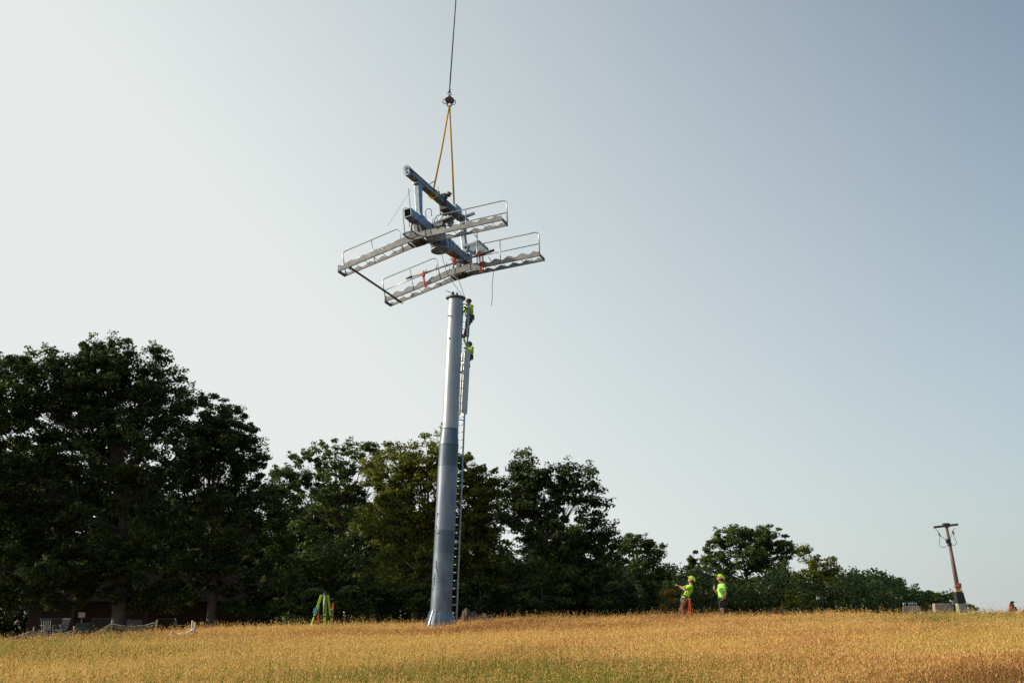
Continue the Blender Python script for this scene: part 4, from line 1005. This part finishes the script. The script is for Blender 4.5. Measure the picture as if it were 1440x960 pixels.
# concrete blocks
def block(x0, x1, x2, top, bot, Y, dep, lab):
    a, b, c = at(x0, top, Y), at(x1, top, Y), at(x2, top, Y+dep*.6); gz = G(a.x, Y)-.2
    r = thing('concrete_block', (a.x, Y, gz), lab, 'concrete block'); o0 = Vector(r.location); mb = MB()
    A = [Vector((a.x-.0, Y, gz)), Vector((b.x, Y+.1, gz)), Vector((c.x, Y+dep, gz)), Vector((a.x+.3, Y+dep, gz))]
    slant = (b.x-a.x)*.12 if x0 > 1300 else 0
    mb.hexa([p-o0 for p in A]+[p-o0+Vector((0 if i else -slant*0, 0, a.z-gz)) for i, p in enumerate(A)]); mb.build('block', CONC, r, .03); return r, a, b
r1, a, b = block(1269, 1294, 1299, 852, 862, 48.6, .9, 'left concrete block with a row of bolt studs on top')
o0 = Vector(r1.location)
for k in range(8):
    if k in (2,): continue
    mb = MB(); x = a.x+.08+(b.x-a.x-.2)*k/7; mb.tube([(x-o0.x+.04, .2, a.z-o0.z-.01), (x-o0.x+.04, .2, a.z-o0.z+.16)], .022, 6); mb.build('stud', GALV, r1)
block(1314, 1338, 1346, 848, 862, 48.4, 1.1, 'right concrete block beside the leaning pole')
# leaning pole on its concrete foot
YP = 48
pb_ = gnd(1351, YP, -.3); up = thing('utility_pole', pb_, 'leaning wooden pole with a crossarm and hanging wires', 'pole')
o0 = Vector(pb_); P1 = at(1347.5, 831, YP)-o0; P2 = at(1330.5, 738, YP)-o0; s_ = 1/ppm(YP)
mb = MB(); mb.tube([P1, P1.lerp(P2, .5), P2], [3.2*s_, 2.6*s_, 2.0*s_], 12); mb.build('pole', WOODP, up)
mb = MB(); q_ = P1.lerp(P2, .08); mb.torus(q_, 4.3*s_, .03, P2-P1, 14); mb.box(q_+Vector((.06, -.08, 0)), (.14, .1, .22)); mb.build('rust_bracket', mat('rusty iron', (.32, .11, .06), .8), up, .01)
A1, A2 = at(1313, 741, YP-.15)-o0, at(1347, 737, YP-.15)-o0
mb = MB(); mb.bar(A1, A2, .09, .085); mb.box(P2, (.26, .2, .16)); mb.build('crossarm', mat('dark wood', (.07, .06, .055), .8), up)
def pt(x, y, dy=0): return at(x, y, YP+dy)-o0
mb = MB()
for pts in ([(1315, 742), (1319, 747), (1322, 753), (1321, 762), (1323, 768), (1329, 769), (1333, 766)], [(1342, 742), (1340.5, 749), (1343, 757), (1345, 763), (1342, 766), (1337, 765)],
            [(1322, 752), (1328, 757), (1333, 760)], [(1340, 749), (1337, 754), (1336, 760)]):
    mb.tube(spline([pt(x, y, -.12) for x, y in pts], 6), .011, 5)
for x, y in ((1321, 751), (1340.5, 748.5)): mb.tube([pt(x-1.3, y-2.5, -.12), pt(x+1, y+2.2, -.12)], .03, 6)
mb.build('wire', DARKST, up)
mb = MB(); mb.box(pt(1333.5, 760.5, -.12), (.17, .16, .17)); mb.tube([pt(1335, 763, -.14), pt(1335.8, 767, -.14)], .09, 10); mb.build('junction_box', BLACK, up, .01)
d = (P2-P1).normalized(); f0 = o0-o0
B0 = Vector((.03, 0, 0)); B1 = at(1350.5, 848, YP)-o0; B2 = at(1347.5, 832, YP)-o0
def prism(a, b, wa, wb, m, nm, up_, par):
    mb = MB(); P = []
    for c, w_ in ((a, wa), (b, wb)): P += [c+Vector((-w_, -w_, 0)), c+Vector((w_, -w_, 0)), c+Vector((w_, w_, 0)), c+Vector((-w_, w_, 0))]
    mb.hexa(P); return mb.build(nm, m, par, .012)
prism(B0+Vector((.14, 0, 0)), B1, 6.4*s_, 5.6*s_, GCONC, 'concrete_foot', None, up)
prism(B1+d*.004, B2, 6.4*s_, 5.2*s_, mat('black tarred sleeve', (.010, .012, .014), .6), 'dark_sleeve', None, up)
prism(B2+d*.004, B2+d*.10, 4.6*s_, 4.6*s_, STAKE, 'sleeve_collar', None, up)
br = thing('prop_timber', gnd(1362, YP, -.1), 'dark timber propped against the pole foot', 'timber')
mb = MB(); o1 = Vector(br.location); mb.bar((0, 0, 0), at(1356.5, 849, YP)-o1, .16, .10); mb.bar((-.1, .12, 0), at(1357.5, 856, YP+.1)-o1, .1, .08); mb.build('timber', DARKST, br)
# far pole seen before the low wood
fp = thing('far_pole', gnd(1260, 75, 0), 'thin far pole with a pale crossarm before the low wood', 'pole'); o1 = Vector(fp.location)
mb = MB(); t_ = at(1260, 842, 75)-o1; mb.tube([(0, 0, -.2), t_], .05, 8); mb.build('pole', GALV, fp)
mb = MB(); mb.bar(at(1247, 841.5, 75)-o1, at(1272, 841, 75)-o1, .07, .05); mb.build('crossarm', GALV, fp)
mb = MB()
for x in (1260, 1268.5): mb.ball(at(x, 839.5, 75)-o1, .11, sc=(1, 1, 1)); mb.tube([at(x, 841, 75)-o1, at(x, 838, 75)-o1], [.1, .03], 8)
mb.build('insulator', INSUL, fp)

# ------------------------------------------------------------------ netting fence at the left
YF = 43.0
fn = thing('netting_fence', gnd(135, YF), 'sagging pale netting fence on four wooden posts in front of the trees', 'fence'); o1 = Vector(fn.location)
posts = [(48, 881), (104, 880), (158, 871), (221, 871)]
tops = []
for i, (x, y) in enumerate(posts):
    b_ = gnd(x-(.5 if i == 1 else 0), YF, -.1)-o1; t_ = at(x+(1 if i == 1 else 0), y, YF)-o1; tops.append(t_)
    mb = MB(); mb.tube([b_, t_], [.04, .035], 8); mb.build('post', mat('grey fence stake', (.27, .21, .15), .85, scale=9), fn)
def netting(a, b, sag, h, par, hsag=.0, m=NET, wob=.03):
    mb = MB(); n = 26; rows = 5; vs = []; fs = []
    for i in range(n+1):
        t = i/n; c = a.lerp(b, t); sg = sag*4*t*(1-t)
        for r in range(rows+1):
            z = c.z-sg-(h-hsag*math.sin(t*3))*r/rows
            vs.append((c.x+random.uniform(-.01, .01), c.y-.06-random.uniform(0, wob)-.05*math.sin(r*1.4+t*7), z+random.uniform(-.006, .006)))
    for i in range(n):
        for r in range(rows):
            k = i*(rows+1)+r; fs.append((k, k+rows+1, k+rows+2, k+1))
    mb.add(vs, fs, True)
    return mb, [Vector((v[0], v[1], v[2])) for v in vs[::rows+1]]
NETM = mat('grey see-through netting', (.06, .065, .06), .95)
nn = NETM.node_tree; pbs = nn.nodes['Principled BSDF']; wv = nn.nodes.new('ShaderNodeTexVoronoi'); wv.feature = 'DISTANCE_TO_EDGE'; wv.inputs['Scale'].default_value = 22
lt_ = nn.nodes.new('ShaderNodeMath'); lt_.operation = 'LESS_THAN'; lt_.inputs[1].default_value = .07; tcn = nn.nodes.new('ShaderNodeTexCoord')
nn.links.new(tcn.outputs['Object'], wv.inputs['Vector']); nn.links.new(wv.outputs['Distance'], lt_.inputs[0]); nn.links.new(lt_.outputs[0], pbs.inputs['Alpha'])
segs = [(tops[0]-Vector((0, 0, .15)), tops[1]-Vector((0, 0, .15)), .14), (tops[1]-Vector((0, 0, .55)), tops[2]-Vector((0, 0, .15)), .06), (tops[2]-Vector((0, 0, .12)), tops[3]-Vector((0, 0, .08)), .14),
        (tops[0]+Vector((-2.2, 0, -.75)), tops[0]-Vector((0, 0, .15)), .05)]
for a, b, sg in segs:
    mb, tp = netting(a, b, sg, .48, fn); mb.build('netting', NETM, fn)
    mb = MB(); mb.tube([p+Vector((0, -.02, 0)) for p in tp], .026, 6); mb.tube([p+Vector((0, -.03, -.075)) for p in tp], .018, 6)
    mb.build('rolled_edge', NET, fn)
f2 = thing('fallen_netting', gnd(262, 38.0), 'white bundle of collapsed netting tied to two leaning posts', 'netting'); o1 = Vector(f2.location)
for x, y, yy in ((271, 872, 38.6), (274.5, 874, 38.2)):
    mb = MB(); mb.tube([gnd(x, yy, -.1)-o1, at(x, y, yy)-o1], .038, 8); mb.build('post', STAKE, f2)
a, b = at(241, 891, 38.0)-o1, at(273, 887, 38.0)-o1
mb = MB()
for k in range(9):
    pts = []
    for i in range(9):
        t = i/8; c = a.lerp(b, t); pts.append(c+Vector((0, random.uniform(-.1, .05), -.10*4*t*(1-t)-.028*k*math.sin(math.pi*min(1, t+.15))+random.uniform(-.03, .03)+.06)))
    mb.tube(spline(pts, 3), [random.uniform(.018, .035) for _ in range(len(spline(pts, 3)))], 6)
mb.build('bundle', mat('bright netting', (.80, .77, .70), .8), f2)

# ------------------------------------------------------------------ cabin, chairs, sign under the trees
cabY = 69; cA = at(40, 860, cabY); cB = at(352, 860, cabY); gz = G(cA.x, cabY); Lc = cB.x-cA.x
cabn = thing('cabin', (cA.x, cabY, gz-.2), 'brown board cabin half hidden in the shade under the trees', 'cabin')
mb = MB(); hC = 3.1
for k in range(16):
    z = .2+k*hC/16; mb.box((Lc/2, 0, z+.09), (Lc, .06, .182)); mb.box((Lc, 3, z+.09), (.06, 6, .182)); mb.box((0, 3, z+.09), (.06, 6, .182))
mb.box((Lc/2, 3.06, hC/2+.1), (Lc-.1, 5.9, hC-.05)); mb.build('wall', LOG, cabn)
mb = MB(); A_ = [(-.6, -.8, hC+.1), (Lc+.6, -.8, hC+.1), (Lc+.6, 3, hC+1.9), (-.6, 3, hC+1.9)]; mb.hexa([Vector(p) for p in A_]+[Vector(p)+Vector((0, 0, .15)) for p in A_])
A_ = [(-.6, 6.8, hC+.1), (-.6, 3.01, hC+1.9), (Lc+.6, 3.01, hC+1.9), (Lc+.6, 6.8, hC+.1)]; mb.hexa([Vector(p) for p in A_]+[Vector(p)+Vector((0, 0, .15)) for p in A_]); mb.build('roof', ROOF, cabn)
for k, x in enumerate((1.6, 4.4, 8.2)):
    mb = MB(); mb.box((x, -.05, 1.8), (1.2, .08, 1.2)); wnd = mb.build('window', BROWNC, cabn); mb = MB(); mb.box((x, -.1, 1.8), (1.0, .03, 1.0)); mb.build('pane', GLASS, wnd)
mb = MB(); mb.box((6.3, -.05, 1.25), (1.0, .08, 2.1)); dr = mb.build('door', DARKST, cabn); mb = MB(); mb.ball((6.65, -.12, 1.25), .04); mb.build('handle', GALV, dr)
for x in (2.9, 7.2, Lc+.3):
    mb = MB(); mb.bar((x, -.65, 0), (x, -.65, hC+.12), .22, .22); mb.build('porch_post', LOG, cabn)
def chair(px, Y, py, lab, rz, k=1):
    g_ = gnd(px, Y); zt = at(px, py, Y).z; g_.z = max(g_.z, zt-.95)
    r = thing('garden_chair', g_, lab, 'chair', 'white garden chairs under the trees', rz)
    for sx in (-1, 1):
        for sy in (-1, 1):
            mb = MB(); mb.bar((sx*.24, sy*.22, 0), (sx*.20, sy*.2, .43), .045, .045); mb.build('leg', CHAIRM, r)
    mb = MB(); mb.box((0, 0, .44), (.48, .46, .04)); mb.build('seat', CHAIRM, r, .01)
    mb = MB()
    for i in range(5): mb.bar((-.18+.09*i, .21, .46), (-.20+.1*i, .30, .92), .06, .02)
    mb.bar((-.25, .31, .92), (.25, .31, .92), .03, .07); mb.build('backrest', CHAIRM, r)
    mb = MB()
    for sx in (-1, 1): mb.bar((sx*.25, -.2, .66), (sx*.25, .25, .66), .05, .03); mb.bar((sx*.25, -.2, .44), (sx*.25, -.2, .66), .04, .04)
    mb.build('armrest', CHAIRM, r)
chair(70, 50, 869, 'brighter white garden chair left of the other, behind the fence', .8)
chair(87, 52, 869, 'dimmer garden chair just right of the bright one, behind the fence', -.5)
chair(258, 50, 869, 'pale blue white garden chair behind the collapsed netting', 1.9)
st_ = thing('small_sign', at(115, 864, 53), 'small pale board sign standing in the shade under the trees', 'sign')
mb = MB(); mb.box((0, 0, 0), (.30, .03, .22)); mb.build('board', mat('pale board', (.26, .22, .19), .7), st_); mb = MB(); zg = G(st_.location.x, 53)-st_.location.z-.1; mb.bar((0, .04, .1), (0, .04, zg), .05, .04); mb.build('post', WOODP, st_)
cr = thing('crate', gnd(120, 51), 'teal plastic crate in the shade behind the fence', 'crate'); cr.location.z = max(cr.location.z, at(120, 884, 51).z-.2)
mb = MB()
for x in (-.3, .3): mb.box((x, 0, .22), (.03, .4, .4))
for y in (-.2, .2): mb.box((0, y, .22), (.57, .03, .4))
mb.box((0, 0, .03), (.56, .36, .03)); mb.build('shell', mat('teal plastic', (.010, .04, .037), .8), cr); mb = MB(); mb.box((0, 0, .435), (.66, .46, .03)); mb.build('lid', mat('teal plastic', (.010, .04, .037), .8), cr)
